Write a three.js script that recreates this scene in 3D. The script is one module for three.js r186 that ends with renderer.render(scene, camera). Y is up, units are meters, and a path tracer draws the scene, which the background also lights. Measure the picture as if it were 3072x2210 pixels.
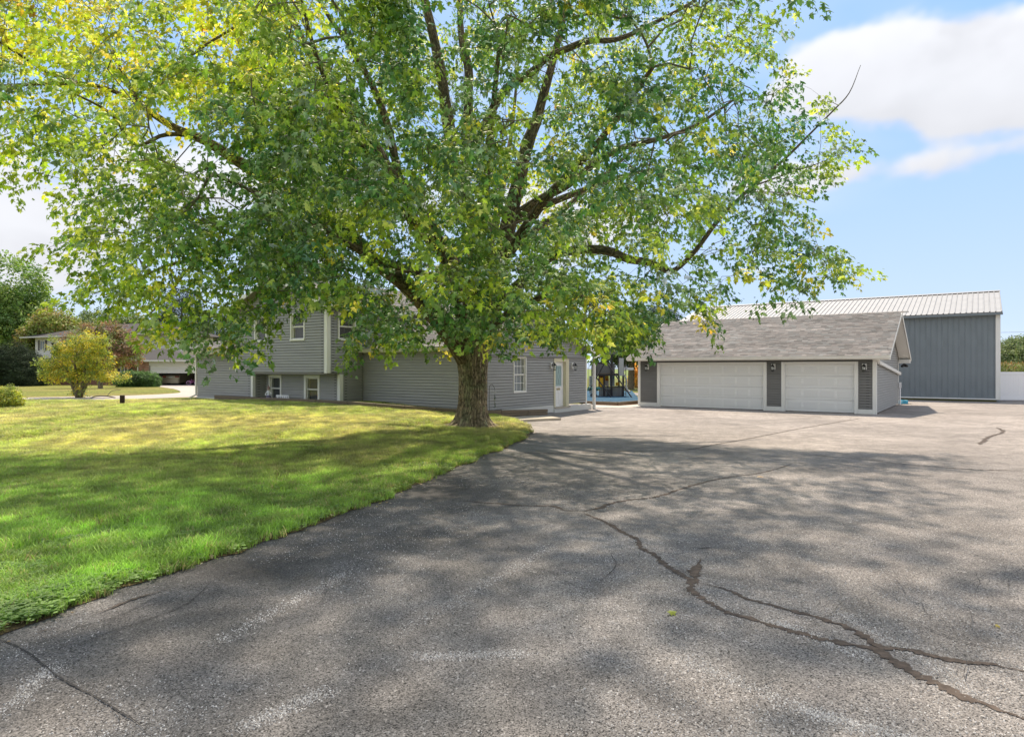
import * as THREE from 'three';
import { mergeGeometries } from 'three/addons/utils/BufferGeometryUtils.js';
import { RoundedBoxGeometry } from 'three/addons/geometries/RoundedBoxGeometry.js';

// ───────────────────────── camera, sky, sun, exposure ─────────────────────────
const scene = new THREE.Scene();
const EYE = 1.94, FOC = 1950, HX = 1536, HY = 1105;              // lens of the photograph, in its own pixels
const camera = new THREE.PerspectiveCamera(2 * Math.atan(HY / FOC) * 180 / Math.PI, 1024 / 736, 0.1, 3000);
camera.position.set(0, EYE, 0);
camera.lookAt(0, EYE, -10);
const renderer = new THREE.WebGLRenderer({ antialias: true });
renderer.toneMapping = THREE.LinearToneMapping;
renderer.toneMappingExposure = 1.65;
renderer.shadowMap.enabled = true;

const sun = new THREE.DirectionalLight(new THREE.Color(1, 0.87, 0.71), 4.2);
sun.position.set(-0.03 * 80, 80, -0.52 * 80 - 15);
sun.target.position.set(0, 0, -15);
sun.shadow.radius = 2.6;
sun.castShadow = true;
Object.assign(sun.shadow.camera, { left: -60, right: 60, top: 60, bottom: -60, near: 1, far: 250 });
sun.shadow.mapSize.set(4096, 4096);
scene.add(sun, sun.target);

// ───────────────────────── random numbers and noise ─────────────────────────
function rng(seed) {
  let a = seed >>> 0;
  return () => { a = (a + 0x6d2b79f5) | 0; let t = Math.imul(a ^ (a >>> 15), 1 | a); t = (t + Math.imul(t ^ (t >>> 7), 61 | t)) ^ t; return ((t ^ (t >>> 14)) >>> 0) / 4294967296; };
}
const hash = (x, y, z) => { let h = Math.imul(x, 374761393) + Math.imul(y, 668265263) + Math.imul(z, 1442695041); h = Math.imul(h ^ (h >>> 13), 1274126177); return ((h ^ (h >>> 16)) >>> 0) / 4294967296; };
function noise3(x, y, z) {
  const xi = Math.floor(x), yi = Math.floor(y), zi = Math.floor(z);
  let u = x - xi, v = y - yi, w = z - zi;
  u = u * u * (3 - 2 * u); v = v * v * (3 - 2 * v); w = w * w * (3 - 2 * w);
  const l = (a, b, t) => a + (b - a) * t;
  return l(l(l(hash(xi, yi, zi), hash(xi + 1, yi, zi), u), l(hash(xi, yi + 1, zi), hash(xi + 1, yi + 1, zi), u), v),
    l(l(hash(xi, yi, zi + 1), hash(xi + 1, yi, zi + 1), u), l(hash(xi, yi + 1, zi + 1), hash(xi + 1, yi + 1, zi + 1), u), v), w);
}
const fbm = (x, y, z, n = 4) => { let s = 0, a = 0.5, t = 0; for (let i = 0; i < n; i++) { s += a * noise3(x, y, z); t += a; a *= 0.5; x = x * 2.03 + 17.1; y = y * 2.03 + 5.7; z = z * 2.03 + 9.2; } return s / t; };
const clamp = (x, a = 0, b = 1) => Math.min(b, Math.max(a, x));
const smooth = (a, b, x) => { const t = clamp((x - a) / (b - a)); return t * t * (3 - 2 * t); };
const lerp = (a, b, t) => a + (b - a) * t;
const V = (x, y, z) => new THREE.Vector3(x, y, z);

// ───────────────────────── the sky: blue air with fair-weather clouds ─────────────────────────
{
  const W = 2048, Hh = 1024, data = new Float32Array(W * Hh * 4);
  const puffs = [];
  const P = (x, y, rx, ry, k) => puffs.push([Math.atan((x - HX) / FOC), Math.atan((HY - y) / Math.hypot(FOC, x - HX)), rx / FOC, ry / FOC, k]);
  P(2490, 205, 150, 80, 1.15); P(2660, 175, 140, 80, 1.15); P(2850, 150, 150, 80, 1.2); P(3030, 205, 200, 90, 1.1); P(3260, 220, 260, 130, 1);
  P(2500, 280, 170, 55, 0.7); P(2720, 265, 280, 70, 0.85); P(2980, 275, 300, 70, 0.85); P(2850, 375, 330, 34, 0.42); P(2960, 450, 170, 30, 0.35);
  P(2480, 525, 210, 46, 1.25); P(2330, 560, 150, 40, 1.0); P(2200, 830, 240, 60, 0.55); P(3080, 560, 60, 25, 0.3);
  P(30, 670, 190, 60, 0.8); P(170, 830, 150, 90, 0.75); P(-150, 760, 260, 90, 0.8); P(420, 520, 300, 120, 0.9); P(640, 700, 320, 130, 0.9);
  P(900, 560, 250, 110, 0.7); P(1280, 620, 240, 120, 0.8); P(1700, 720, 330, 130, 0.9); P(1650, 560, 160, 80, 0.7); P(2000, 640, 170, 60, 0.5); P(1200, 120, 180, 70, 0.5);
  const r = rng(77);                                              // unseen rest of the sky: same kind of clouds, more added to brighten shade
  for (let i = 0; i < 190; i++) {
    const az = (r() * 2 - 1) * Math.PI, el = 0.05 + Math.pow(r(), 1.4) * 1.1, s = 0.05 + r() * 0.12;
    if (Math.abs(az) < 0.85 && el < 0.62) continue;
    for (let k = 0; k < 4; k++) puffs.push([az + (r() - 0.5) * s * 3 / Math.cos(el), el + (r() - 0.5) * s * 0.7, s * (0.7 + r()), s * (0.3 + r() * 0.35), 0.6 + r() * 0.5]);
  }
  for (let j = 0; j < Hh; j++) {
    const el = (j + 0.5) / Hh * Math.PI - Math.PI / 2, ce = Math.cos(el);
    const row = puffs.filter((p) => Math.abs(p[1] - el) < p[3] * 2.6);
    for (let i = 0; i < W; i++) {
      const th = (i + 0.5) / W * 2 * Math.PI - Math.PI, x = Math.cos(th) * ce, z = Math.sin(th) * ce, y = Math.sin(el), az = Math.atan2(x, -z);
      const up = clamp(y), k = Math.pow(1 - up, 3.2);
      let R = lerp(0.20, 0.46, k), G = lerp(0.37, 0.55, k), B = lerp(0.66, 0.67, k);
      if (y > -0.02) {
        let d = 0, top = 0;
        for (const p of row) {
          let da = az - p[0]; if (da > Math.PI) da -= 2 * Math.PI; if (da < -Math.PI) da += 2 * Math.PI;
          const q = (da * ce / p[2]) ** 2, t = (el - p[1]) / p[3], e = q + t * t;
          if (e < 5) { const w = p[4] * Math.exp(-e * 1.1); d += w; top += w * t; }
        }
        if (d > 0.02) {
          const f = fbm(x * 11, y * 20, z * 11, 5), f2 = fbm(x * 30 + 3, y * 38, z * 30, 3);
          const c = smooth(0.36, 0.86, d * 0.78 + (f - 0.5) * 1.5 + (f2 - 0.5) * 0.5), t = clamp(top / d * 0.5 + 0.55 + (f2 - 0.5) * 0.3);
          const b = lerp(0.49, 0.635, t * smooth(0.25, 0.7, f + 0.12));
          R = lerp(R, b * 0.985, c * 0.94); G = lerp(G, b * 0.985, c * 0.94); B = lerp(B, b * 1.02, c * 0.94);
        }
        const haze = smooth(0.42, 0.75, fbm(x * 3.1 + 8, y * 9, z * 3.1, 4)) * 0.28;   // thin high veil
        R = lerp(R, 0.60, haze); G = lerp(G, 0.62, haze); B = lerp(B, 0.67, haze);
      } else { R = 0.2; G = 0.2; B = 0.16; }
      const o = (j * W + i) * 4; data[o] = R; data[o + 1] = G; data[o + 2] = B; data[o + 3] = 1;
    }
  }
  const sky = new THREE.DataTexture(data, W, Hh, THREE.RGBAFormat, THREE.FloatType);
  sky.mapping = THREE.EquirectangularReflectionMapping; sky.magFilter = THREE.LinearFilter; sky.minFilter = THREE.LinearFilter; sky.needsUpdate = true;
  scene.background = sky; scene.environment = sky;
}

// ───────────────────────── helpers ─────────────────────────
const used = new Map();
function numbered(name) { const n = used.get(name) || 0; used.set(name, n + 1); return n ? `${name}_${String(n).padStart(3, '0')}` : name; }
function tag(o, label, category, group) { o.userData.label = label; o.userData.category = category; if (group) o.userData.group = group; return o; }
function thing(name, label, category, pos = [0, 0, 0], turn = 0, group) {
  const g = new THREE.Group(); g.name = numbered(name); g.position.set(...pos); g.rotation.y = turn; scene.add(g);
  return tag(g, label, category, group);
}
function shadow(m) { m.castShadow = m.receiveShadow = true; return m; }
function part(name, geo, mat, parent, label) {
  const m = shadow(new THREE.Mesh(geo, mat)); m.name = numbered(name); if (label) m.userData.label = label; parent.add(m); return m;
}
function struct(name, geo, mat, label) { const m = shadow(new THREE.Mesh(geo, mat)); m.name = name; m.userData.kind = 'structure'; if (label) m.userData.label = label; scene.add(m); return m; }
function strip(g) { const n = g.index ? g.toNonIndexed() : g; for (const k of Object.keys(n.attributes)) if (!['position', 'normal', 'uv', 'color'].includes(k)) n.deleteAttribute(k); return n; }
function merge(list) {
  const l = list.map(strip), color = l.some((g) => g.attributes.color), uv = l.every((g) => g.attributes.uv);
  for (const g of l) {
    if (color && !g.attributes.color) g.setAttribute('color', new THREE.BufferAttribute(new Float32Array(g.attributes.position.count * 3).fill(1), 3));
    if (!uv) g.deleteAttribute('uv');
  }
  return mergeGeometries(l);
}
function tint(g, c) { const n = g.attributes.position.count, a = new Float32Array(n * 3); for (let i = 0; i < n; i++) a.set(c, i * 3); g.setAttribute('color', new THREE.BufferAttribute(a, 3)); return g; }
const box = (x0, x1, y0, y1, z0, z1) => { const g = new THREE.BoxGeometry(x1 - x0, y1 - y0, z1 - z0); g.translate((x0 + x1) / 2, (y0 + y1) / 2, (z0 + z1) / 2); return g; };
const rbox = (x0, x1, y0, y1, z0, z1, r = 0.008) => { const g = new RoundedBoxGeometry(x1 - x0, y1 - y0, z1 - z0, 1, Math.min(r, (x1 - x0) * 0.3, (y1 - y0) * 0.3, (z1 - z0) * 0.3)); g.translate((x0 + x1) / 2, (y0 + y1) / 2, (z0 + z1) / 2); return g; };
function rod(a, b, r0, r1 = r0, n = 8) {
  const d = b.clone().sub(a), g = new THREE.CylinderGeometry(r1, r0, d.length(), n, 1);
  g.applyQuaternion(new THREE.Quaternion().setFromUnitVectors(V(0, 1, 0), d.clone().normalize())); const m = a.clone().add(b).multiplyScalar(0.5); g.translate(m.x, m.y, m.z); return g;
}
function beam(a, b, w, h) {                                       // square bar between two points
  const d = b.clone().sub(a), g = new RoundedBoxGeometry(w, h, d.length(), 1, Math.min(w, h) * 0.12), up = Math.abs(d.y) > 0.95 * d.length() ? V(1, 0, 0) : V(0, 1, 0);
  g.applyMatrix4(new THREE.Matrix4().lookAt(b, a, up)); const m = a.clone().add(b).multiplyScalar(0.5); g.translate(m.x, m.y, m.z); return g;
}
function tube(points, r, seg = 24, n = 6) { return new THREE.TubeGeometry(new THREE.CatmullRomCurve3(points), seg, r, n, false); }
function faces(pts, tris, uvs) {                                  // flat-shaded solid from points and index triples
  const p = [], u = []; for (const t of tris) for (const i of t) { p.push(...pts[i]); if (uvs) u.push(...uvs[i]); }
  const g = new THREE.BufferGeometry(); g.setAttribute('position', new THREE.Float32BufferAttribute(p, 3)); if (uvs) g.setAttribute('uv', new THREE.Float32BufferAttribute(u, 2)); else g.setAttribute('uv', new THREE.Float32BufferAttribute(new Float32Array(p.length / 3 * 2), 2));
  g.computeVertexNormals(); return g;
}
function hexa(a) { return faces(a, [[0, 1, 2], [0, 2, 3], [5, 4, 7], [5, 7, 6], [4, 0, 3], [4, 3, 7], [1, 5, 6], [1, 6, 2], [3, 2, 6], [3, 6, 7], [4, 5, 1], [4, 1, 0]]); } // front 0..3 counter-clockwise, back 4..7 the same corners
function prism(poly, z0, z1) { const s = new THREE.Shape(poly.map((p) => new THREE.Vector2(p[0], p[1]))); const g = new THREE.ExtrudeGeometry(s, { depth: z1 - z0, bevelEnabled: false }); g.translate(0, 0, z0); return g; }

function texture(n, f, { srgb = true, repeat = 1 } = {}) {        // f(u, v) -> colour or grey, tiles when f does
  const d = new Uint8Array(n * n * 4);
  for (let j = 0; j < n; j++) for (let i = 0; i < n; i++) { const c = f(i / n, j / n, i, j), o = (j * n + i) * 4; d[o] = clamp(c[0]) * 255; d[o + 1] = clamp(c[1]) * 255; d[o + 2] = clamp(c[2]) * 255; d[o + 3] = 255; }
  const t = new THREE.DataTexture(d, n, n); t.wrapS = t.wrapT = THREE.RepeatWrapping; t.magFilter = THREE.LinearFilter; t.minFilter = THREE.LinearMipmapLinearFilter; t.generateMipmaps = true;
  if (srgb) t.colorSpace = THREE.SRGBColorSpace; t.repeat.set(repeat, repeat); t.needsUpdate = true; return t;
}
function tileNoise(x, y, period, seed = 0) {                      // value noise that repeats after `period` cells
  const xi = Math.floor(x), yi = Math.floor(y), m = (k) => ((k % period) + period) % period; let u = x - xi, v = y - yi; u = u * u * (3 - 2 * u); v = v * v * (3 - 2 * v);
  return lerp(lerp(hash(m(xi), m(yi), seed), hash(m(xi + 1), m(yi), seed), u), lerp(hash(m(xi), m(yi + 1), seed), hash(m(xi + 1), m(yi + 1), seed), u), v);
}
const tfbm = (u, v, base, n, seed = 0) => { let s = 0, a = 0.5, t = 0, p = base; for (let i = 0; i < n; i++) { s += a * tileNoise(u * p, v * p, p, seed + i); t += a; a *= 0.55; p *= 2; } return s / t; };
const rgb = (r, g, b) => new THREE.Color().setRGB(r, g, b);
const std = (o) => new THREE.MeshStandardMaterial(o);

// ───────────────────────── materials ─────────────────────────
const grime = texture(512, (u, v) => { const n = 0.90 + 0.10 * tfbm(u, v, 4, 5, 3) + 0.03 * (tfbm(u, v, 96, 2, 9) - 0.5); return [n, n, n * 0.99]; });
const M = {
  siding: std({ color: rgb(0.355, 0.358, 0.358), roughness: 0.62, map: grime }),
  darkShadedSiding: std({ color: rgb(0.20, 0.198, 0.195), roughness: 0.62, map: grime }),  // siding grey with the garage eave shade painted in; plain dark grey on downspout
  trim: std({ color: rgb(0.86, 0.86, 0.84), roughness: 0.55, map: grime }),
  cream: std({ color: rgb(0.72, 0.68, 0.50), roughness: 0.6, map: grime }),
  door: std({ color: rgb(0.88, 0.89, 0.90), roughness: 0.45, map: grime }),
  found: std({ color: rgb(0.72, 0.72, 0.70), roughness: 0.85, map: grime }),
  dark: std({ color: rgb(0.02, 0.02, 0.02), roughness: 0.6 }),
  black: std({ color: rgb(0.018, 0.018, 0.02), roughness: 0.35, metalness: 0.4 }),
  inside: std({ color: rgb(0.05, 0.05, 0.05), roughness: 0.95 }),
  glass: new THREE.MeshPhysicalMaterial({ color: rgb(0.92, 0.95, 0.95), roughness: 0.02, transmission: 1, thickness: 0, ior: 1.4, side: THREE.DoubleSide }),
  frost: new THREE.MeshPhysicalMaterial({ color: rgb(0.30, 0.42, 0.42), roughness: 0.12, ior: 1.5 }),
  curtain: std({ color: rgb(0.09, 0.09, 0.095), roughness: 0.95 }),
  curtainPale: std({ color: rgb(0.36, 0.37, 0.40), roughness: 0.95 }),
  steel: std({ color: rgb(0.215, 0.252, 0.28), roughness: 0.5, metalness: 0.15, map: grime }),
  roofMetal: std({ color: rgb(0.35, 0.355, 0.37), roughness: 0.5, metalness: 0.15, map: grime }),
  vinyl: std({ color: rgb(0.80, 0.81, 0.83), roughness: 0.4 }),
  timberOld: std({ color: rgb(0.36, 0.31, 0.25), roughness: 0.9, map: texture(256, (u, v) => { const n = 0.55 + 0.45 * tileNoise(u * 4, v * 64, 64, 5) * (0.6 + 0.4 * tfbm(u, v, 4, 3, 6)); return [n, n * 0.96, n * 0.9]; }) }),
  rust: std({ color: rgb(0.25, 0.11, 0.05), roughness: 0.9, map: grime }),
  concrete: std({ color: rgb(0.52, 0.46, 0.38), roughness: 0.9, map: grime }),
  walk: std({ color: rgb(0.56, 0.50, 0.44), roughness: 0.9, map: grime }),
  greyWood: std({ color: rgb(0.26, 0.25, 0.245), roughness: 0.9, map: grime }),
  brass: std({ color: rgb(0.5, 0.42, 0.25), roughness: 0.3, metalness: 0.9 }),
  brickTone: [[0.27, 0.13, 0.085], [0.33, 0.17, 0.11], [0.22, 0.10, 0.07], [0.38, 0.22, 0.15]].map((c) => std({ color: rgb(...c), roughness: 0.9 })),
  mortar: std({ color: rgb(0.38, 0.35, 0.31), roughness: 0.95 }),
  shingle: std({ color: rgb(1, 1, 1), roughness: 0.95, vertexColors: true }),
};

// ───────────────────────── ground shape ─────────────────────────
// D is the distance in front of the camera (world z = -D).
function lawnHeight(X, D) {
  const near = 0.47 * smooth(3.8, -7.5, X) * smooth(13, 26, D);
  return lerp(near, 0.20 * smooth(3.8, -7.5, X), smooth(38, 58, D));
}
const at = (x, y, D) => V((x - HX) / FOC * D, EYE - (y - HY) / FOC * D, -D);
function ground(x, y, lawn = false) {                             // where the sight line through that pixel meets the ground
  let D = EYE * FOC / (y - HY);
  if (lawn) for (let i = 0; i < 40; i++) { const h = lawnHeight((x - HX) / FOC * D, D); D = lerp(D, (EYE - h) * FOC / (y - HY), 0.5); }
  return V((x - HX) / FOC * D, lawn ? lawnHeight((x - HX) / FOC * D, D) : 0, -D);
}
const ticks = (list) => { const t = []; for (const [a, b, s] of list) for (let x = a; x < b - 1e-6; x += s) t.push(x); t.push(list[list.length - 1][1]); return t; };
function sheet(xs, ds, f, keep = () => true) {                    // f(x, d) -> {y, c, x?}; uv in metres
  const pos = [], uv = [], col = [], idx = [], nx = xs.length;
  for (const d of ds) for (const x of xs) { const q = f(x, d), X = q.x ?? x; pos.push(X, q.y, -d); uv.push(X, d); col.push(...q.c); }
  for (let j = 0; j + 1 < ds.length; j++) for (let i = 0; i + 1 < nx; i++) if (keep((xs[i] + xs[i + 1]) / 2, (ds[j] + ds[j + 1]) / 2)) { const a = j * nx + i; idx.push(a, a + 1, a + nx + 1, a, a + nx + 1, a + nx); }
  const g = new THREE.BufferGeometry();
  g.setAttribute('position', new THREE.Float32BufferAttribute(pos, 3)); g.setAttribute('uv', new THREE.Float32BufferAttribute(uv, 2)); g.setAttribute('color', new THREE.Float32BufferAttribute(col, 3));
  g.setIndex(idx); g.computeVertexNormals(); return g;
}

// lawn edge along the asphalt: X of the edge for each D
const EDGE = [[-40, 2150], [0, 1896], [135, 1856], [271, 1802], [447, 1747], [650, 1680], [813, 1625], [948, 1578], [1111, 1517], [1219, 1470], [1327, 1422], [1422, 1382], [1490, 1355], [1558, 1327], [1598, 1303], [1590, 1290], [1550, 1272], [1490, 1259]].map(([x, y]) => { const p = ground(x, y); return [-p.z, p.x]; });
EDGE.push([25.6, -1.1], [30, -1.2], [34, -1.3], [90, -1.3]);
function edgeX(D) {
  if (D <= EDGE[0][0]) return EDGE[0][1];
  for (let i = 1; i < EDGE.length; i++) if (D <= EDGE[i][0]) { const t = (D - EDGE[i - 1][0]) / (EDGE[i][0] - EDGE[i - 1][0]); return lerp(EDGE[i - 1][1], EDGE[i][1], t) + (D < 24 ? (noise3(D * 3.1, 1, 0) - 0.5) * 0.18 + (noise3(D * 11, 4, 0) - 0.5) * 0.12 : 0); }
  return EDGE[EDGE.length - 1][1];
}
const lerp3 = (a, b, t) => [lerp(a[0], b[0], t), lerp(a[1], b[1], t), lerp(a[2], b[2], t)];
function lawnColor(x, d) {  // dry patches, plus shade painted greener up close and sunlight yellower far off
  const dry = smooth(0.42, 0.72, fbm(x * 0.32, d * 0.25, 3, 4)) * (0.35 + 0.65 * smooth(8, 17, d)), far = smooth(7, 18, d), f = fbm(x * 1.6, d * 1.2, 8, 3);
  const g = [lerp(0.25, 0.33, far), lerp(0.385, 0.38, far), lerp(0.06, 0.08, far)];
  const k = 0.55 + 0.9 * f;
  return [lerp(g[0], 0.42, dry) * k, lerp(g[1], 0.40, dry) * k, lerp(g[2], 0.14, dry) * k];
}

// open field to the horizon
struct('field', sheet(ticks([[-900, -100, 100], [-100, 100, 20], [100, 900, 100]]), ticks([[-60, 40, 20], [40, 200, 10], [200, 1400, 100]]), (x, d) => ({ y: -0.06, c: [0.14, 0.19, 0.04] })), std({ vertexColors: true, roughness: 1 }), 'flat green field reaching to the horizon');

const grassTex = texture(1024, (u, v) => { const n = 0.45 + 0.75 * tfbm(u, v, 24, 6, 21), s = tileNoise(u * 340, v * 340, 340, 30), k = n * (0.75 + 0.5 * s); return [k * 0.95, k * 0.92, k * 0.75]; }, { repeat: 1 / 2.3 });
{
  const base = ticks([[-90, -30, 3], [-30, -12, 0.6], [-12, 0, 0.22]]);
  const ds = ticks([[2.5, 8, 0.16], [8, 26, 0.25], [26, 40, 0.5], [40, 110, 2]]);
  const g = sheet(base, ds, (x, d) => {
    const e = edgeX(d), X = e + x, dist = -x;                      // columns follow the asphalt edge
    const rise = 0.035 * smooth(0, 0.35, dist) + (noise3(X * 1.7, d * 1.7, 2) - 0.5) * 0.03 * smooth(0, 1, dist);
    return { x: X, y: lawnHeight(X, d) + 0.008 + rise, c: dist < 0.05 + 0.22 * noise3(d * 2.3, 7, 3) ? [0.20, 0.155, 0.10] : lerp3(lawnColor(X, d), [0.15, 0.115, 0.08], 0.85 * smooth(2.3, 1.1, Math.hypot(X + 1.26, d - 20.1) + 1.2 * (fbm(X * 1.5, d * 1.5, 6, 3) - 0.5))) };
  });
  struct('lawn', g, std({ vertexColors: true, roughness: 1, map: grassTex, bumpMap: grassTex, bumpScale: 0.03 }), 'front lawn of mixed green and dry grass left of the driveway');
}

// ───────────────────────── asphalt ─────────────────────────
const asphaltTex = texture(2048, (u, v, i, j) => {
  let a = 0.62 + 0.22 * tfbm(u, v, 16, 3, 41);
  const s1 = tileNoise(u * 620, v * 620, 620, 44), s2 = tileNoise(u * 300, v * 300, 300, 47), s3 = tileNoise(u * 1000, v * 1000, 1000, 49);
  a *= 0.50 + 0.58 * s1 + 0.28 * s3; if (s2 > 0.78) a += (s2 - 0.78) * 1.9; if (s1 < 0.2) a *= 0.5;
  return [a, a * 0.985, a * 0.965];
}, { repeat: 1 / 4.1 });
function asphaltColor(x, d) {
  const worn = smooth(0.40, 0.68, fbm(x * 0.42 + 3, d * 0.38, 12, 5)), stain = smooth(0.55, 0.75, fbm(x * 0.9, d * 0.8, 30, 4)), fine = fbm(x * 5, d * 5, 4, 3);
  const old = smooth(-2.2, -3.4, x + (d - 4) * 0.75);              // the older, coarser strip by the road
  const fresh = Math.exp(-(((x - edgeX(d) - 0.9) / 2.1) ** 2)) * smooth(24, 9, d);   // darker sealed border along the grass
  const far = smooth(10, 22, d) * 0.25;  // far asphalt paler, the sunlight on it painted into the tone
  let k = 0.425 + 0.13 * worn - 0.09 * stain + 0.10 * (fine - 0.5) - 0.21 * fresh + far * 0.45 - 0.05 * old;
  const tan = smooth(-1, 7, x) * 0.6 + smooth(9, 17, d) * 0.4; k *= 1 + 0.06 * tan; return [k * (1.0 + 0.06 * tan), k * 0.97, k * (0.96 - 0.05 * tan)];
}
{
  const g = sheet(ticks([[-7, 9, 0.16], [9, 60, 1]]), ticks([[1.2, 14, 0.16], [14, 52, 0.5]]), (x, d) => ({ y: 0, c: asphaltColor(x, d) }), (x, d) => d < 35.7 || x > 9);
  struct('driveway', g, std({ vertexColors: true, roughness: 0.93, map: asphaltTex, bumpMap: asphaltTex, bumpScale: 0.006 }), 'weathered grey asphalt driveway with sealed cracks');
}
const drive = scene.getObjectByName('driveway');
// sealed cracks: ragged bands of filler a few millimetres proud of the asphalt
const fillerTex = texture(256, (u, v) => { const n = 0.55 + 0.5 * tfbm(u, v, 12, 4, 61); return [n, n, n]; }, { repeat: 2 });
const filler = std({ color: rgb(0.135, 0.102, 0.080), roughness: 0.95, map: fillerTex, bumpMap: fillerTex, bumpScale: 0.004 }), fissure = std({ color: rgb(0.045, 0.042, 0.04), roughness: 1 }), soil = std({ color: rgb(0.15, 0.12, 0.095), roughness: 1, map: fillerTex });
let crackLift = 0.004;
function crack(px, w0, w1, mat = filler, seed = 1, name = 'crack_filler', label) {
  const r = rng(seed), ctrl = px.map(([x, y]) => ground(x, y)), curve = new THREE.CatmullRomCurve3(ctrl, false, 'centripetal'), n = Math.max(12, Math.ceil(curve.getLength() / 0.018));
  const pts = curve.getSpacedPoints(n), pos = [], uv = [], idx = [], wob = w1 * 0.35 + 0.006;
  crackLift += 0.0004;
  for (let i = 0; i <= n; i++) {
    const a = pts[Math.max(0, i - 1)], b = pts[Math.min(n, i + 1)], t = b.clone().sub(a).normalize(), s = V(-t.z, 0, t.x), u = i / n, L = u * curve.getLength();
    const off = (fbm(L * 4, seed, 0, 3) - 0.5) * 2 * wob, end = Math.min(1, Math.min(u, 1 - u) * n / 22);
    const base = lerp(w0, w1, u) * (0.55 + 0.6 * fbm(L * 2.2, seed * 3, 5, 3)) * end;
    const l = base * (0.5 + (noise3(L * 30, seed, 1) - 0.5) * 0.7 + (noise3(L * 75, seed, 2) - 0.5) * 0.5), q = base * (0.5 + (noise3(L * 30, seed, 7) - 0.5) * 0.7 + (noise3(L * 75, seed, 8) - 0.5) * 0.5);
    const c = pts[i].clone().addScaledVector(s, off);
    for (const k of [-l, q]) { pos.push(c.x + s.x * k, crackLift, c.z + s.z * k); uv.push(c.x + s.x * k, c.z + s.z * k); }
    if (i < n) { const o = i * 2; idx.push(o, o + 1, o + 3, o, o + 3, o + 2); }
  }
  const g = new THREE.BufferGeometry(); g.setAttribute('position', new THREE.Float32BufferAttribute(pos, 3)); g.setAttribute('uv', new THREE.Float32BufferAttribute(uv, 2)); g.setIndex(idx); g.computeVertexNormals();
  if (g.attributes.normal.getY(2) < 0) { const ix = g.index.array; for (let i = 0; i < ix.length; i += 3) { const t = ix[i]; ix[i] = ix[i + 1]; ix[i + 1] = t; } g.computeVertexNormals(); }
  const m = part(name, g, mat, drive, label); m.castShadow = false; return m;
}
crack([[1357, 1501], [1487, 1510], [1547, 1516], [1666, 1519], [1695, 1531], [1745, 1532]], 0.02, 0.07, filler, 3);
crack([[1745, 1535], [1796, 1525], [1838, 1510], [1903, 1498], [1963, 1492], [2046, 1466], [2161, 1436], [2286, 1418], [2381, 1391]], 0.075, 0.035, filler, 4);
crack([[1743, 1537], [1814, 1567], [1856, 1590], [1903, 1614], [1927, 1645], [1963, 1668], [1990, 1692], [2034, 1721], [2072, 1742], [2078, 1769], [2137, 1810], [2196, 1843], [2274, 1864], [2345, 1885], [2416, 1905], [2488, 1923], [2559, 1935], [2618, 1947], [2672, 1977], [2719, 2006], [2797, 2048], [2880, 2084], [2975, 2119], [3130, 2180]], 0.06, 0.08, filler, 5);
crack([[2107, 1676], [2094, 1700], [2080, 1726], [2090, 1756]], 0.08, 0.09, filler, 7);
crack([[2090, 1748], [2167, 1763], [2250, 1798], [2357, 1828], [2464, 1858], [2553, 1888], [2612, 1925], [2642, 1937], [2731, 1950], [2820, 1974], [2910, 1986], [2975, 1995], [3130, 2026]], 0.045, 0.08, filler, 8);
crack([[1535, 1359], [1678, 1359], [1850, 1354], [2046, 1350], [2137, 1335], [2256, 1314], [2404, 1285], [2583, 1255]], 0.04, 0.06, soil, 9);
crack([[2393, 1362], [2583, 1377], [2761, 1397], [2939, 1409], [3090, 1413]], 0.03, 0.05, soil, 10);
crack([[2993, 1282], [3010, 1296], [2969, 1311], [2939, 1335]], 0.10, 0.10, filler, 11);
crack([[2093, 1648], [2120, 1645], [2158, 1647]], 0.10, 0.10, fissure, 12, 'pothole');
crack([[-60, 1900], [0, 1923], [36, 1935], [89, 1965], [149, 2012], [190, 2039], [238, 2066], [333, 2119], [404, 2167], [450, 2225]], 0.014, 0.010, fissure, 13, 'crack');
crack([[119, 1983], [226, 1940], [321, 1899], [440, 1861], [553, 1816], [606, 1775], [642, 1733]], 0.010, 0.008, fissure, 14, 'crack');
crack([[59, 1941], [150, 1915], [226, 1885], [345, 1852], [463, 1798], [540, 1765]], 0.010, 0.008, fissure, 15, 'crack');
crack([[100, 1975], [240, 1915], [300, 1895]], 0.010, 0.006, fissure, 16, 'crack');
crack([[270, 1846], [330, 1826], [390, 1802], [450, 1785], [520, 1763]], 0.05, 0.035, soil, 17, 'soil_streak');
crack([[100, 1905], [150, 1890], [190, 1878]], 0.10, 0.05, soil, 18, 'soil_streak');
crack([[1838, 1650], [1836, 1668], [1850, 1690], [1830, 1720], [1790, 1760]], 0.010, 0.008, fissure, 19, 'crack');
crack([[1560, 1690], [1640, 1715], [1740, 1765], [1850, 1790]], 0.006, 0.006, fissure, 20, 'crack');
crack([[2200, 1905], [2330, 1925], [2430, 1935], [2500, 1950]], 0.006, 0.006, fissure, 21, 'crack');
crack([[2650, 1850], [2760, 1880], [2900, 1930], [3080, 1970]], 0.008, 0.012, fissure, 22, 'crack');
crack([[2720, 1875], [2840, 1895], [2960, 1925]], 0.006, 0.008, fissure, 23, 'crack');
crack([[2600, 1985], [2700, 2010], [2760, 2030]], 0.008, 0.01, fissure, 24, 'crack');
crack([[2930, 2110], [2990, 2095], [3060, 2070]], 0.010, 0.010, fissure, 25, 'crack');
crack([[330, 2119], [360, 2160], [350, 2210]], 0.012, 0.01, fissure, 26, 'crack');

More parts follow.
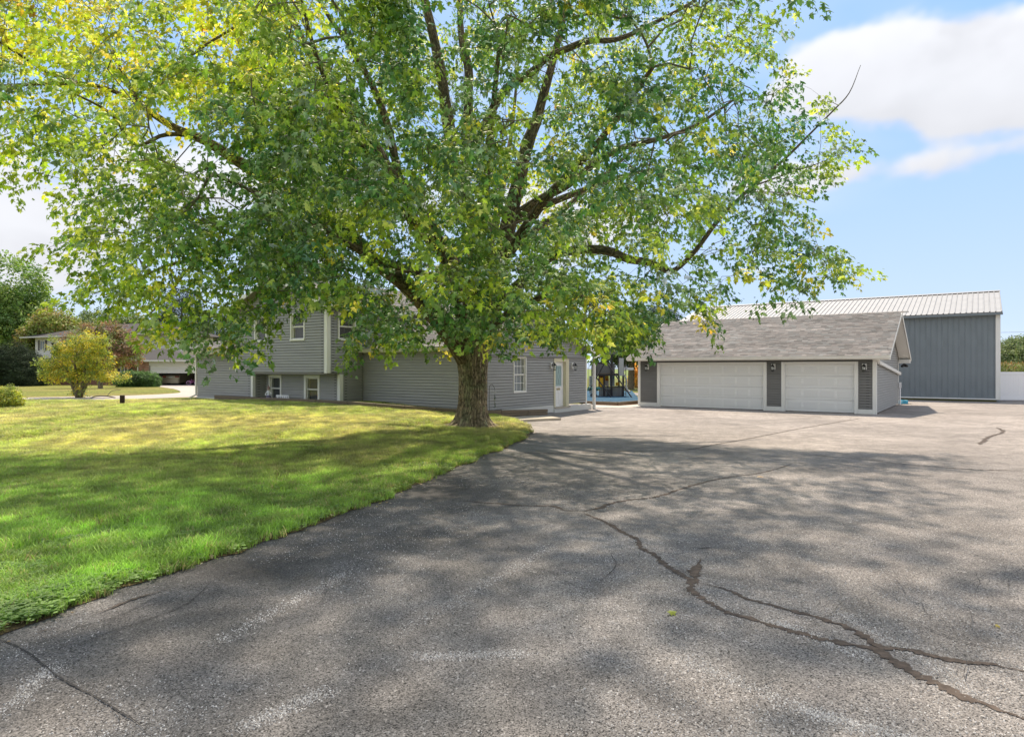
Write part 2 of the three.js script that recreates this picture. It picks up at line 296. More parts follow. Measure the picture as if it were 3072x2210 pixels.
// hairline crazing, densest at the lower right
{ const r = rng(88); for (let i = 0; i < 46; i++) { const right = r() < 0.7, x = right ? 2150 + 900 * r() : 80 + 1500 * r(), y = right ? 1700 + 460 * r() : 1650 + 480 * r(); const pts = [[x, y]]; let a = (right ? 0.25 : -0.5) + (r() - 0.5) * 1.2; const n = 4 + Math.floor(r() * 4), st = 25 + 45 * r(); for (let k = 0; k < n; k++) { a += (r() - 0.5) * 1.1; const q = pts[pts.length - 1]; pts.push([q[0] + Math.cos(a) * st, q[1] + Math.sin(a) * st * 0.5]); } if (pts.some(([px, py]) => { const g = ground(px, py); return g.x < edgeX(-g.z) + 0.15 || py < 1500; })) continue; crack(pts, 0.005, 0.004, fissure, 200 + i, 'crack'); } }
// pale stones worn out of the asphalt
{
  const r = rng(5), geo = new THREE.IcosahedronGeometry(1, 0), n = 24000, im = new THREE.InstancedMesh(geo, std({ color: rgb(1, 1, 1), roughness: 0.9 }), n), m = new THREE.Matrix4(), q = new THREE.Quaternion(), e = new THREE.Euler();
  const streak = [[[1280, 1970], [1540, 1960]], [[1250, 1870], [1620, 1660]], [[700, 1900], [1000, 1740]], [[2080, 1990], [2450, 2140]], [[2450, 2140], [2700, 2210]], [[760, 2170], [960, 2080]], [[2340, 1870], [2560, 1960]], [[2560, 1860], [2900, 2060]], [[0, 2130], [150, 2010]]].map((s) => s.map(([x, y]) => ground(x, y)));
  let k = 0;
  while (k < n) {
    let X, D;
    if (r() < 0.12) { const s = streak[Math.floor(r() * streak.length)], t = r() * 1.3 - 0.15, w = 0.075; X = lerp(s[0].x, s[1].x, t) + (r() + r() + r() - 1.5) * w * 1.3; D = -lerp(s[0].z, s[1].z, t) + (r() + r() + r() - 1.5) * w; }
    else { D = 3 + 9 * Math.pow(r(), 1.5); X = (r() * 2 - 1) * (D * 0.82); const p = fbm(X * 0.9 + 40, D * 0.9, 2, 4); if (r() > smooth(0.42, 0.66, p)) continue; }
    if (X < edgeX(D) + 0.1) continue;
    const s = 0.0022 + 0.0042 * r() * r() + 0.0012 * r(); e.set(r() * 6, r() * 6, r() * 6); q.setFromEuler(e);
    m.compose(V(X, s * 0.15, -D), q, V(s * (1 + r() * 0.6), s * 0.6, s)); im.setMatrixAt(k, m); const c = 0.34 + 0.32 * r(); im.setColorAt(k, rgb(c, c * 0.97, c * 0.92)); k++;
  }
  im.name = 'exposed_stones'; im.userData.kind = 'stuff'; im.userData.label = 'pale stones showing through the worn asphalt'; im.receiveShadow = true; scene.add(im);
}

// ───────────────────────── building kit ─────────────────────────
const TURN = Math.atan2(-0.5843, 0.8116);                          // all three grey buildings stand parallel
const COURSE = 0.114;
function boardGeo(a0, b0, a1, b1, yb, yt) {                     // shadow groove, drip lip, sloping face
  const e = (t) => [lerp(a0, a1, t), lerp(b0, b1, t)], H = yt - yb, t1 = Math.min(0.9, 0.030 / H), pr = [[0, -0.026], [t1, -0.028], [t1, 0.030], [1, 0.004]], P = [], F = [];
  for (const [t, z] of pr) { const [l, r] = e(t); P.push([l, yb + H * t, z], [r, yb + H * t, z]); }
  for (let i = 0; i < 3; i++) { const k = i * 2; F.push([k, k + 1, k + 3], [k, k + 3, k + 2]); }
  const n = P.length; for (const [x, y] of [[a0, yb], [b0, yb], [b1, yt], [a1, yt]]) P.push([x, y, -0.04]);
  F.push([n + 1, n, n + 3], [n + 1, n + 3, n + 2], [n, 0, 6], [n, 6, n + 3], [2, 4, 6], [1, n + 1, n + 2], [1, n + 2, 7], [3, 7, 5]);
  return faces(P, F, P.map(([x, y]) => [x * 0.31 + yb * 1.7, y * 0.31 + yb * 0.9]));
}
// a wall clad with siding boards, every board a mesh; range(y) gives the wall's extent at that height, openings are [x0, x1, y0, y1]
function clad(house, o, turn, y0, y1, range, openings = [], mat = M.siding) {
  const [wa, wb] = range(y0 + 0.01), cols = [];
  const back = [[wa, y0], [wb, y0]]; for (let i = 8; i >= 0; i--) back.push([range(lerp(y0, y1, i / 8) - 0.001)[1], lerp(y0, y1, i / 8)]); for (let i = 0; i <= 8; i++) back.push([range(lerp(y0, y1, i / 8) - 0.001)[0], lerp(y0, y1, i / 8)]);
  const pts = back.filter((p, i) => i === 0 || Math.hypot(p[0] - back[i - 1][0], p[1] - back[i - 1][1]) > 1e-3);
  const wall = part('wall', prism(pts, -0.36, -0.24), M.inside, house); wall.position.set(...o); wall.rotation.y = turn;
  for (let yb = y0; yb < y1 - 0.02; yb += COURSE) {
    const yt = Math.min(yb + COURSE + 0.006, y1), [a0, b0] = range(yb + 0.001), [a1, b1] = range(yt - 0.001);
    let spans = [[a0, b0, a1, b1]];
    for (const [x0, x1, p0, p1] of openings) if (Math.min(yt, p1) - Math.max(yb, p0) > 0.004) {
      const next = []; for (const s of spans) { if (x1 <= s[0] || x0 >= s[1]) { next.push(s); continue; } if (x0 > s[0] + 0.02) next.push([s[0], x0, s[2], x0]); if (x1 < s[1] - 0.02) next.push([x1, s[1], x1, s[3]]); } spans = next;
      if (p0 > yb + 0.012) part('siding_board', boardGeo(x0, x1, x0, x1, yb, Math.min(yt, p0)), mat, wall);
      if (p1 < yt - 0.012) part('siding_board', boardGeo(x0, x1, x0, x1, Math.max(yb, p1), yt), mat, wall);
    }
    for (const s of spans) if (s[1] - s[0] > 0.02) part('siding_board', boardGeo(s[0], s[1], s[2], s[3], yb, yt), mat, wall);
  }
  return wall;
}
// a double-hung window: group > frame, pane (two), sash, sill, curtain, muntin
function makeWindow(house, o, turn, x0, x1, y0, y1, { grid = 0, curtain = M.curtain, wide = 0.075, sill = true } = {}) {
  const w = new THREE.Group(); w.name = numbered('window'); w.position.set(...o); w.rotation.y = turn; house.add(w);
  const f = wide, d = 0.035, ym = (y0 + y1) / 2;
  part('frame', merge([rbox(x0 - f * 0.3, x0 + f * 0.7, y0, y1, -0.2, d), rbox(x1 - f * 0.7, x1 + f * 0.3, y0, y1, -0.2, d), rbox(x0 - f * 0.3, x1 + f * 0.3, y1 - f * 0.5, y1 + f * 0.5, -0.2, d + 0.003)]), M.trim, w);
  if (!sill) part('sill', rbox(x0 - f * 0.3, x1 + f * 0.3, y0 - 0.02, y0 + 0.06, -0.2, d + 0.003), M.trim, w); else part('sill', rbox(x0 - f * 0.45, x1 + f * 0.45, y0 - 0.04, y0 + 0.04, -0.2, d + 0.02), M.trim, w);
  const i0 = x0 + f * 0.7, i1 = x1 - f * 0.7, b = 0.03;
  const sash = []; for (const [p, q, z] of [[ym, y1 - f * 0.5, -0.05], [y0 + 0.04, ym, -0.075]]) sash.push(box(i0, i0 + b, p, q, z, z + 0.02), box(i1 - b, i1, p, q, z, z + 0.02), box(i0 + b, i1 - b, p, p + b, z + 0.001, z + 0.021), box(i0 + b, i1 - b, q - b, q, z + 0.001, z + 0.021));
  part('sash', merge(sash), M.trim, w);
  const sheetOf = (p, q, z) => new THREE.PlaneGeometry(i1 - i0 - 2 * b, q - p).translate((i0 + i1) / 2, (p + q) / 2, z);
  part('pane', sheetOf(ym + b, y1 - f * 0.5 - b, -0.040), M.glass, w); part('pane', sheetOf(y0 + 0.04 + b, ym - b, -0.066), M.glass, w);
  const c = [], n = Math.max(5, Math.round((i1 - i0) / 0.09)); for (let k = 0; k < n; k++) { const a = lerp(i0, i1, k / n), e = lerp(i0, i1, (k + 1) / n); const g = new THREE.CylinderGeometry((e - a) * 0.52, (e - a) * 0.52, y1 - y0 - 0.08, 6, 1, true); g.scale(1, 1, 0.5); g.translate((a + e) / 2, ym, -0.17); c.push(g); }
  part('curtain', merge(c), curtain, w);
  if (grid) for (const [p, q, z] of [[ym, y1 - f * 0.5, -0.036], [y0 + 0.04, ym, -0.062]]) { const m = []; for (let k = 1; k < grid; k++) { const x = lerp(i0, i1, k / grid); m.push(box(x - 0.010, x + 0.010, p + b, q - b, z, z + 0.012)); } m.push(box(i0 + b, i1 - b, (p + q) / 2 - 0.010, (p + q) / 2 + 0.010, z + 0.001, z + 0.013)); part('muntin', merge(m), M.trim, w); }
  return w;
}
function slab(p, th) { const q = p.map((v) => [v[0], v[1] - th, v[2]]); const a = [...p, ...q]; return faces(a, [[0, 1, 2], [0, 2, 3], [5, 4, 7], [5, 7, 6], [4, 5, 1], [4, 1, 0], [5, 6, 2], [5, 2, 1], [6, 7, 3], [6, 3, 2], [7, 4, 0], [7, 0, 3]]); }
// overlapping shingle tabs on the parallelogram eaveA, eaveB, ridgeB, ridgeA; returns [{geo, pos}]
function shingleTabs(A, B, C, Dd, seed, tones, ex = 0.14, wd = 0.27) {
  const r = rng(seed), a = V(...A), u = V(...B).sub(a), w = V(...Dd).sub(a), LU = u.length(), LW = w.length(); u.normalize(); w.normalize();
  const n = u.clone().cross(w).normalize(); if (n.y < 0) n.negate();
  const out = [], rows = Math.ceil(LW / ex);
  for (let i = 0; i < rows; i++) {
    const s0 = i * ex, s1 = Math.min(LW, s0 + ex + 0.025); let x = -r() * wd, row = 0.80 + 0.35 * hash(i, seed, 0);
    while (x < LU) {
      const W = wd * (0.7 + 0.6 * r()), x0 = Math.max(0, x), x1 = Math.min(LU, x + W - 0.004); x += W; if (x1 - x0 < 0.03) continue;
      const P = (xx, ss, h) => { const v = a.clone().addScaledVector(u, xx).addScaledVector(w, ss).addScaledVector(n, h); return [v.x, v.y, v.z]; }, th = 0.014 + r() * 0.008;
      const pts = [P(x0, s0, th), P(x1, s0, th), P(x1, s1, 0.004), P(x0, s1, 0.004), P(x0, s0, -0.002), P(x1, s0, -0.002)];
      const g = faces(pts, [[0, 1, 2], [0, 2, 3], [4, 5, 1], [4, 1, 0], [5, 2, 1], [4, 0, 3]]);
      const t = tones[Math.floor(r() * tones.length)], k = 0.92 * row * (0.78 + 0.44 * r()) * (0.85 + 0.3 * noise3(x0 * 0.7, s0 * 0.9, seed + 2));
      out.push({ geo: tint(g, [t[0] * k, t[1] * k, t[2] * k]), pos: V(...P((x0 + x1) / 2, (s0 + s1) / 2, 0)) });
    }
  }
  return out;
}
const TONES = [[0.225, 0.212, 0.204], [0.200, 0.195, 0.190], [0.240, 0.222, 0.210], [0.170, 0.160, 0.153], [0.215, 0.196, 0.186], [0.205, 0.206, 0.202]];
const DARKTONES = TONES.map((c) => c.map((v) => v * 0.55));
function shingles(parent, A, B, C, D, seed, tones = TONES, ex, wd) { const m = part('shingles', merge(shingleTabs(A, B, C, D, seed, tones, ex, wd).map((t) => t.geo)), M.shingle, parent); m.userData.kind = 'stuff'; return m; }

// ───────────────────────── the grey house ─────────────────────────
{
  const h = thing('house', 'grey clapboard split-level house with white trim behind the big tree', 'house', [-1.43, 0, -24], TURN), Q = Math.PI / 2;
  clad(h, [-6.0, 0, 0], 0, 0.33, 2.80, () => [0, 6.0]);
  const gab = (y) => (y < 2.8 ? [0, 8.45] : [(y - 2.8) / 0.35, 8.45 - (y - 2.8) / 0.35]);
  clad(h, [0, 0, 0], Q, 0.33, 2.44, gab, [[2.54, 3.41, 0.97, 2.40], [5.60, 6.85, 0.2, 2.36]]);
  clad(h, [0.035, 0, 0], Q, 2.44, 4.27, gab);
  const gabU = (y) => (y < 4.57 ? [0, 6.41] : [(y - 4.57) / 0.4, 6.41 - (y - 4.57) / 0.4]);
  clad(h, [-12.4, 0, 1.885], 0, 1.77, 5.82, gabU, [[4.06, 4.98, 3.135, 4.22], [1.45, 2.33, 3.135, 4.22]]);
  clad(h, [-5.99, 0, 1.885], Q, 1.77, 4.57, () => [0, 8.9], [[0.555, 1.44, 3.12, 4.20]]);
  clad(h, [-11.12, 0, 1.235], 0, 0.42, 1.75, () => [0, 5.13], [[2.84, 3.81, 0.50, 1.60], [0.28, 1.17, 0.50, 1.60]]);
  clad(h, [-5.99, 0, 1.235], Q, 0.42, 1.79, () => [0, 1.235]); clad(h, [-11.12, 0, 1.885], Q, 0.42, 1.75, () => [0, 0.64]);
  clad(h, [-15.82, 0, 1.885], 0, 0.56, 2.80, (y) => (y < 1.76 ? [0, 4.70] : [0, 3.42]));
  part('soffit', box(-12.38, -6.02, 1.70, 1.765, -0.2, 1.875), M.greyWood, h, 'grey underside of the overhanging upper floor');
  makeWindow(h, [0, 0, 0], Q, 2.54, 3.41, 0.97, 2.40, { grid: 3, curtain: M.curtainPale, wide: 0.06, sill: false });
  makeWindow(h, [-12.4, 0, 1.885], 0, 4.06, 4.98, 3.135, 4.22);
  makeWindow(h, [-12.4, 0, 1.885], 0, 1.45, 2.33, 3.135, 4.22);
  makeWindow(h, [-5.99, 0, 1.885], Q, 0.555, 1.44, 3.12, 4.20);
  makeWindow(h, [-11.12, 0, 1.235], 0, 2.84, 3.81, 0.50, 1.60, { wide: 0.13 });
  makeWindow(h, [-11.12, 0, 1.235], 0, 0.28, 1.17, 0.50, 1.60, { wide: 0.11 });
  // corner boards
  for (const [x, z, y0, y1, w] of [[-5.99, 1.885, 1.75, 4.5, 0.15], [-5.99, 1.235, 0.40, 1.70, 0.14], [-11.12, 1.885, 0.48, 1.72, 0.11], [-12.4, 1.885, 1.8, 2.9, 0.07], [0, 0, 0.3, 2.78, 0.09]]) part('corner_board', merge([rbox(x - w, x + 0.03, y0, y1, z + 0.005, z + 0.034), rbox(x + 0.004, x + 0.032, y0, y1, z - w, z + 0.030)]), x === 0 ? M.siding : M.trim, h);
  part('corner_board', rbox(0.002, 0.036, 0.2, 2.85, -8.5, -8.40), M.trim, h);
  // the recessed door with its deep jamb
  const d = new THREE.Group(); d.name = 'door'; d.position.set(0, 0, 0); d.rotation.y = Q; h.add(d);
  part('leaf', rbox(5.70, 6.58, 0.24, 2.24, -0.16, -0.12), M.door, d);
  part('pane', box(5.90, 6.40, 1.15, 2.06, -0.121, -0.110), M.frost, d);
  part('pane_frame', merge([box(5.86, 5.90, 1.11, 2.10, -0.122, -0.098), box(6.40, 6.44, 1.11, 2.10, -0.122, -0.098), box(5.90, 6.40, 2.06, 2.10, -0.122, -0.099), box(5.90, 6.40, 1.11, 1.15, -0.122, -0.099)]), M.door, d);
  part('leading', merge([[5.98, 1.25, 5.98, 1.97], [6.32, 1.25, 6.32, 1.97], [5.98, 1.25, 6.32, 1.25], [5.98, 1.97, 6.32, 1.97], [6.15, 1.36, 6.06, 1.6], [6.06, 1.6, 6.15, 1.84], [6.15, 1.84, 6.24, 1.6], [6.24, 1.6, 6.15, 1.36], [6.15, 1.84, 6.15, 1.97], [6.15, 1.25, 6.15, 1.36]].map(([a, b, c, e]) => rod(V(a, b, -0.109), V(c, e, -0.109), 0.007, 0.007, 5))), M.steel, d);
  part('letter_plate', rbox(6.0, 6.30, 0.98, 1.06, -0.12, -0.105), M.brass, d);
  part('panel', merge([rbox(5.84, 6.10, 0.36, 0.90, -0.125, -0.112, 0.006), rbox(6.18, 6.44, 0.36, 0.90, -0.125, -0.112, 0.006)]), M.door, d);
  part('handle', merge([rod(V(5.77, 1.12, -0.12), V(5.77, 1.12, -0.05), 0.012), new THREE.SphereGeometry(0.03, 12, 8).translate(5.77, 1.12, -0.05)]), M.brass, d);
  part('jamb', merge([rbox(6.58, 6.66, 0.22, 2.30, -0.2, 0.03), rbox(5.62, 5.70, 0.22, 2.30, -0.2, 0.03), rbox(5.62, 6.66, 2.24, 2.32, -0.2, 0.032)]), M.cream, d);
  part('casing', merge([rbox(6.66, 6.82, 0.22, 2.36, -0.02, 0.045), rbox(5.56, 5.62, 0.22, 2.36, -0.02, 0.045), rbox(5.56, 6.82, 2.32, 2.385, -0.02, 0.048)]), M.cream, d);
  part('threshold', rbox(5.56, 6.84, 0.17, 0.235, -0.2, 0.12), M.concrete, d);
  part('drip_ledge', rbox(-0.005, 0.10, 2.41, 2.445, -8.3, -0.1), M.siding, h);
  // white foundation following the falling ground
  const sk = (x0, x1, ya0, ya1, yb, z) => hexa([[x0, ya0, z], [x1, ya1, z], [x1, yb, z], [x0, yb, z], [x0, ya0, z - 0.2], [x1, ya1, z - 0.2], [x1, yb, z - 0.2], [x0, yb, z - 0.2]]);
  const f1 = part('foundation', sk(1.7, 5.5, 0.12, 0.02, 0.34, 0.05), M.found, h); f1.rotation.y = Q;
  const f2 = part('foundation', sk(5.5, 6.9, 0.0, 0.0, 0.2, 0.09), M.found, h); f2.rotation.y = Q;
  const f3 = part('foundation', sk(6.9, 8.9, -0.02, -0.04, 0.25, 0.07), M.found, h); f3.rotation.y = Q;
  const f4 = part('foundation', sk(0.0, 1.25, 0.1, 0.1, 0.34, 0.04), M.found, h); f4.rotation.y = Q;
  part('foundation', box(-6.0, 0.02, 0.1, 0.335, -0.2, 0.025), M.found, h); part('foundation', box(-15.85, -11.2, 0.2, 0.57, 1.7, 1.915), M.found, h);
  part('foundation', box(-11.15, -6.0, 0.2, 0.43, 1.1, 1.245), M.found, h);
  // roofs
  const ey = 2.8 - 0.35 * 0.4, ry = 2.8 + 0.35 * 4.225, t = 0.10;
  const r1 = part('roof', merge([slab([[-6.0, ey + t, 0.4], [0.35, ey + t, 0.4], [0.35, ry + t, -4.225], [-6.0, ry + t, -4.225]], 0.1), slab([[0.35, ey + t, -8.85], [-6.0, ey + t, -8.85], [-6.0, ry + t, -4.225], [0.35, ry + t, -4.225]], 0.1)]), M.greyWood, h, 'pinkish grey shingle roof over the low wing');
  shingles(r1, [-6.0, ey + t, 0.42], [0.37, ey + t, 0.42], [0.37, ry + t, -4.225], [-6.0, ry + t, -4.225], 11); shingles(r1, [0.37, ey + t, -8.87], [-6.0, ey + t, -8.87], [-6.0, ry + t, -4.225], [0.37, ry + t, -4.225], 12);
  const fascia = std({ color: rgb(0.50, 0.48, 0.34), roughness: 0.7, map: grime });
  part('fascia', merge([rbox(-6.0, 0.36, ey - 0.07, ey + t - 0.01, 0.4, 0.43), box(-6.0, 0.34, ey - 0.06, ey - 0.03, 0.03, 0.4)]), fascia, h, 'olive cream eave board of the low wing');
  for (const s of [1, -1]) { const z0 = s > 0 ? 0.4 : -8.85, a = V(0.36, ey + t - 0.09, z0), b = V(0.36, ry + t - 0.09, -4.225); part('rake_board', beam(a, b, 0.035, 0.17), s > 0 ? M.siding : M.trim, h); }
  const uy = 4.57 - 0.4 * 0.4, up = 4.57 + 0.4 * 3.205;
  const r2 = part('roof', merge([slab([[-5.59, uy + t, 2.3], [-5.59, uy + t, -7.3], [-9.195, up + t, -7.3], [-9.195, up + t, 2.3]], 0.1), slab([[-12.8, uy + t, -7.3], [-12.8, uy + t, 2.3], [-9.195, up + t, 2.3], [-9.195, up + t, -7.3]], 0.1)]), M.greyWood, h, 'grey shingle gable roof over the two storey block');
  shingles(r2, [-5.57, uy + t, 2.32], [-5.57, uy + t, -7.32], [-9.195, up + t, -7.32], [-9.195, up + t, 2.32], 13); shingles(r2, [-12.82, uy + t, -7.3], [-12.82, uy + t, 2.3], [-9.195, up + t, 2.3], [-9.195, up + t, -7.3], 14);
  part('fascia', rbox(-5.60, -5.565, uy - 0.06, uy + t - 0.01, -7.3, 2.3), M.trim, h, 'white eave board of the two storey block');
  for (const s of [1, -1]) part('rake_board', beam(V(-9.195 + s * 3.605, uy + t - 0.09, 2.31), V(-9.195, up + t - 0.09, 2.31), 0.035, 0.17), M.trim, h);
  const ly = 2.8, lr = 3.45;
  const r3 = part('roof', merge([slab([[-16.2, ly + 0.02, 2.35], [-12.42, ly + 0.02, 2.35], [-12.42, lr, 0.35], [-15.0, lr, 0.35]], 0.09), slab([[-16.2, ly + 0.02, -3.2], [-16.2, ly + 0.02, 2.35], [-15.0, lr, 0.35], [-15.0, lr, -1.2]], 0.09)]), M.greyWood, h, 'low shingle roof of the left wing');
  shingles(r3, [-16.0, ly + 0.03, 2.37], [-12.42, ly + 0.03, 2.37], [-12.42, lr, 0.35], [-15.6, lr, 0.35], 15);
  part('fascia', rbox(-16.22, -12.42, ly - 0.20, ly + 0.0, 2.33, 2.37), fascia, h, 'olive cream eave board of the left wing');
  part('wall', box(-15.82, -12.5, 0.2, 2.8, -3, 1.6), M.inside, h);
  part('downspout', merge([rbox(-15.93, -15.83, 0.62, 2.7, 1.88, 1.95, 0.02), beam(V(-15.88, 0.66, 1.92), V(-16.12, 0.50, 2.15), 0.09, 0.07)]), M.trim, h);
  part('downspout', rbox(-6.04, -5.965, 0.40, 2.6, 0.03, 0.09, 0.02), M.darkShadedSiding, h, 'dark grey downspout in the inner corner');
  // white post and brace of the back porch at the right corner
  part('porch_post', merge([rbox(0.16, 0.28, 0.0, 2.72, -8.92, -8.80), beam(V(0.22, 2.35, -8.86), V(0.62, 2.75, -9.3), 0.09, 0.09)]), M.trim, h, 'white post with a brace at the back porch');
}
function lantern(label, pos, turn, group) {
  const l = thing('wall_lantern', label, 'lantern', pos, turn, group);
  part('back_plate', rbox(-0.09, 0.09, -0.13, 0.13, 0.0, 0.04), M.trim, l);
  part('arm', merge([tube([V(0, 0.02, 0.04), V(0, 0.10, 0.09), V(0, 0.13, 0.15), V(0, 0.09, 0.17)], 0.014, 12), new THREE.CylinderGeometry(0.035, 0.045, 0.02, 12).rotateX(Math.PI / 2).translate(0, 0.02, 0.045)]), M.black, l);
  part('cap', merge([new THREE.CylinderGeometry(0.025, 0.095, 0.07, 6).translate(0, 0.055, 0.17), new THREE.CylinderGeometry(0.1, 0.1, 0.014, 6).translate(0, 0.014, 0.17)]), M.black, l);
  const bars = []; for (let k = 0; k < 6; k++) { const a = k / 6 * Math.PI * 2; bars.push(rod(V(Math.sin(a) * 0.088, 0.01, 0.17 + Math.cos(a) * 0.088), V(Math.sin(a) * 0.062, -0.19, 0.17 + Math.cos(a) * 0.062), 0.006, 0.006, 5)); }
  bars.push(new THREE.CylinderGeometry(0.07, 0.05, 0.03, 6).translate(0, -0.20, 0.17)); part('cage', merge(bars), M.black, l);
  part('glass_shade', new THREE.CylinderGeometry(0.078, 0.056, 0.18, 6, 1, true).translate(0, -0.09, 0.17), M.glass, l);
  part('bulb', new THREE.SphereGeometry(0.03, 10, 8).scale(1, 1.4, 1).translate(0, -0.08, 0.17), M.trim, l);
  return l;
}
{ // place by the frame of each building
  const Hs = (L, y) => { const v = V(0.02, y, -L).applyAxisAngle(V(0, 1, 0), TURN); return [v.x - 1.43, v.y, v.z - 24]; };
  lantern('black lantern on white plate left of the white house door', Hs(5.36, 2.06), TURN + Math.PI / 2, 'black wall lanterns');
  lantern('black lantern on white plate right of the white house door', Hs(7.15, 2.06), TURN + Math.PI / 2, 'black wall lanterns');
  const G = (t, y) => { const v = V(-t, y, 0.02).applyAxisAngle(V(0, 1, 0), TURN); return [v.x + 15.35, v.y, v.z - 27.4]; };
  lantern('black lantern left of the wide garage door', G(10.32, 2.02), TURN, 'black wall lanterns');
  lantern('black lantern between the two garage doors', G(4.12, 2.02), TURN, 'black wall lanterns');
  lantern('black lantern right of the narrow garage door', G(0.42, 2.02), TURN, 'black wall lanterns');
}

// ───────────────────────── the garage ─────────────────────────
{
  const g = thing('garage', 'grey detached garage with two white doors and shingle roof', 'garage', [15.35, 0, -27.4], TURN), Q = Math.PI / 2;
  const D1 = [1.14, 6.25], D2 = [7.15, 10.01];
  clad(g, [-10.8, 0, 0], 0, 0.19, 2.33, () => [0, 10.8], [[D1[0], D1[1], 0, 2.14], [D2[0], D2[1], 0, 2.14]], M.darkShadedSiding);
  const gy = (y) => (y < 2.47 ? [0, 9.2] : [(y - 2.47) / 0.4304, 9.2 - (y - 2.47) / 0.4304]);
  clad(g, [0, 0, 0], Q, 0.03, 4.44, gy);
  part('wall', box(-10.8, -0.4, 0.0, 2.4, -9.2, -8.9), M.inside, g); part('wall', box(-10.8, -10.5, 0.0, 2.4, -8.9, -0.3), M.inside, g);
  for (const [a, b] of [D1, D2]) {
    const x0 = a - 10.8, x1 = b - 10.8, door = new THREE.Group(); door.name = numbered('garage_door'); g.add(door);
    const rows = 4, hgt = 2.10, n = a < 5 ? 8 : 4, sh = hgt / rows;
    for (let i = 0; i < rows; i++) {
      part('door_section', rbox(x0 + 0.02, x1 - 0.02, 0.02 + i * sh + 0.003, 0.02 + (i + 1) * sh - 0.003, -0.15, -0.10, 0.006), M.door, door);
      for (let k = 0; k < n; k++) {
        const w = (x1 - x0 - 0.12) / n, c0 = x0 + 0.06 + k * w + 0.05, c1 = c0 + w - 0.10, y0 = 0.02 + i * sh + 0.10, y1 = 0.02 + (i + 1) * sh - 0.09;
        part('panel', faces([[c0, y0, -0.1], [c1, y0, -0.1], [c1, y1, -0.1], [c0, y1, -0.1], [c0 + 0.03, y0 + 0.03, -0.093], [c1 - 0.03, y0 + 0.03, -0.093], [c1 - 0.03, y1 - 0.03, -0.093], [c0 + 0.03, y1 - 0.03, -0.093]], [[4, 5, 6], [4, 6, 7], [0, 1, 5], [0, 5, 4], [1, 2, 6], [1, 6, 5], [2, 3, 7], [2, 7, 6], [3, 0, 4], [3, 4, 7]]), M.door, door);
      }
    }
    part('bottom_seal', box(x0 + 0.02, x1 - 0.02, 0.0, 0.022, -0.15, -0.09), M.dark, door);
    part('door_casing', merge([rbox(x0 - 0.13, x0 + 0.02, 0.0, 2.24, -0.16, 0.035), rbox(x1 - 0.02, x1 + 0.13, 0.0, 2.24, -0.16, 0.035), rbox(x0 + 0.02, x1 - 0.02, 2.12, 2.24, -0.16, 0.034)]), M.trim, g);
  }
  for (const [a, b] of [[-10.8, -9.79], [-4.42, -3.78], [-0.66, 0.02]]) part('base_board', rbox(a, b, 0.0, 0.20, -0.05, 0.032), M.trim, g);
  for (const [x0, x1] of [[-10.84, -10.70], [-0.12, 0.03]]) part('corner_board', rbox(x0, x1, 0, 2.34, -0.1, 0.038), M.trim, g);
  part('corner_board', rbox(0.005, 0.036, 0.0, 2.4, -0.10, 0.03), M.trim, g); part('corner_board', rbox(0.005, 0.036, 0.0, 2.3, -9.22, -9.10), M.trim, g);
  const ye = 2.48, yr = 4.63, zr = -4.6, zb = -9.65, x0 = -11.25, x1 = 0.55;
  const roof = part('roof', merge([slab([[x0, ye, 0.45], [x1, ye, 0.45], [x1, yr, zr], [x0, yr, zr]], 0.09), slab([[x1, ye, zb], [x0, ye, zb], [x0, yr, zr], [x1, yr, zr]], 0.09)]), M.greyWood, g, 'grey brown shingle roof of the garage');
  const tabs = shingleTabs([x0, ye, 0.47], [x1 + 0.02, ye, 0.47], [x1 + 0.02, yr, zr], [x0, yr, zr], 21, TONES);
  const eye = V(-15.35, 1.94, 27.4).applyAxisAngle(V(0, 1, 0), -TURN); tabs.sort((p, q) => p.pos.distanceTo(eye) - q.pos.distanceTo(eye));
  for (const t of tabs.slice(0, 298)) part('shingle', t.geo, M.shingle, roof);
  const rest = part('shingles', merge(tabs.slice(298).map((t) => t.geo)), M.shingle, roof); rest.userData.kind = 'stuff';
  shingles(roof, [x1 + 0.02, ye, zb - 0.02], [x0, ye, zb - 0.02], [x0, yr, zr], [x1 + 0.02, yr, zr], 22);
  const ridge = []; for (let x = x0, k = 0; x < x1; x += 0.2, k++) for (const s of [1, -1]) ridge.push(tint(faces([[x, yr + 0.022, zr], [x + 0.28, yr + 0.03, zr], [x + 0.28, yr - 0.035, zr + s * 0.15], [x, yr - 0.043, zr + s * 0.15]], s > 0 ? [[0, 3, 2], [0, 2, 1]] : [[0, 1, 2], [0, 2, 3]]), TONES[k % 6]));
  part('ridge_cap', merge(ridge), M.shingle, g);
  part('gutter', prism([[0, 0], [-0.09, 0.02], [-0.12, 0.10], [-0.13, 0.13], [-0.115, 0.13], [-0.10, 0.03], [-0.012, 0.012], [-0.012, 0.12], [0, 0.12]], 0, x1 - x0).rotateY(Math.PI / 2).translate(x0, 2.345, 0.45), M.trim, g);
  part('fascia', rbox(x0, x1, 2.32, 2.455, 0.41, 0.448), M.trim, g); part('fascia', rbox(x0, x1, 2.32, 2.455, zb - 0.02, zb + 0.02), M.trim, g);
  part('soffit', merge([slab([[0.03, ye - 0.095, 0.40], [x1 - 0.02, ye - 0.095, 0.40], [x1 - 0.02, yr - 0.095, zr], [0.03, yr - 0.095, zr]], 0.012), slab([[x1 - 0.02, ye - 0.095, zb + 0.05], [0.03, ye - 0.095, zb + 0.05], [0.03, yr - 0.095, zr], [x1 - 0.02, yr - 0.095, zr]], 0.012)]), M.trim, g, 'white underside of the gable overhang');
  part('soffit', box(-11.2, 0.5, 2.325, 2.34, 0.03, 0.41), M.darkShadedSiding, g);
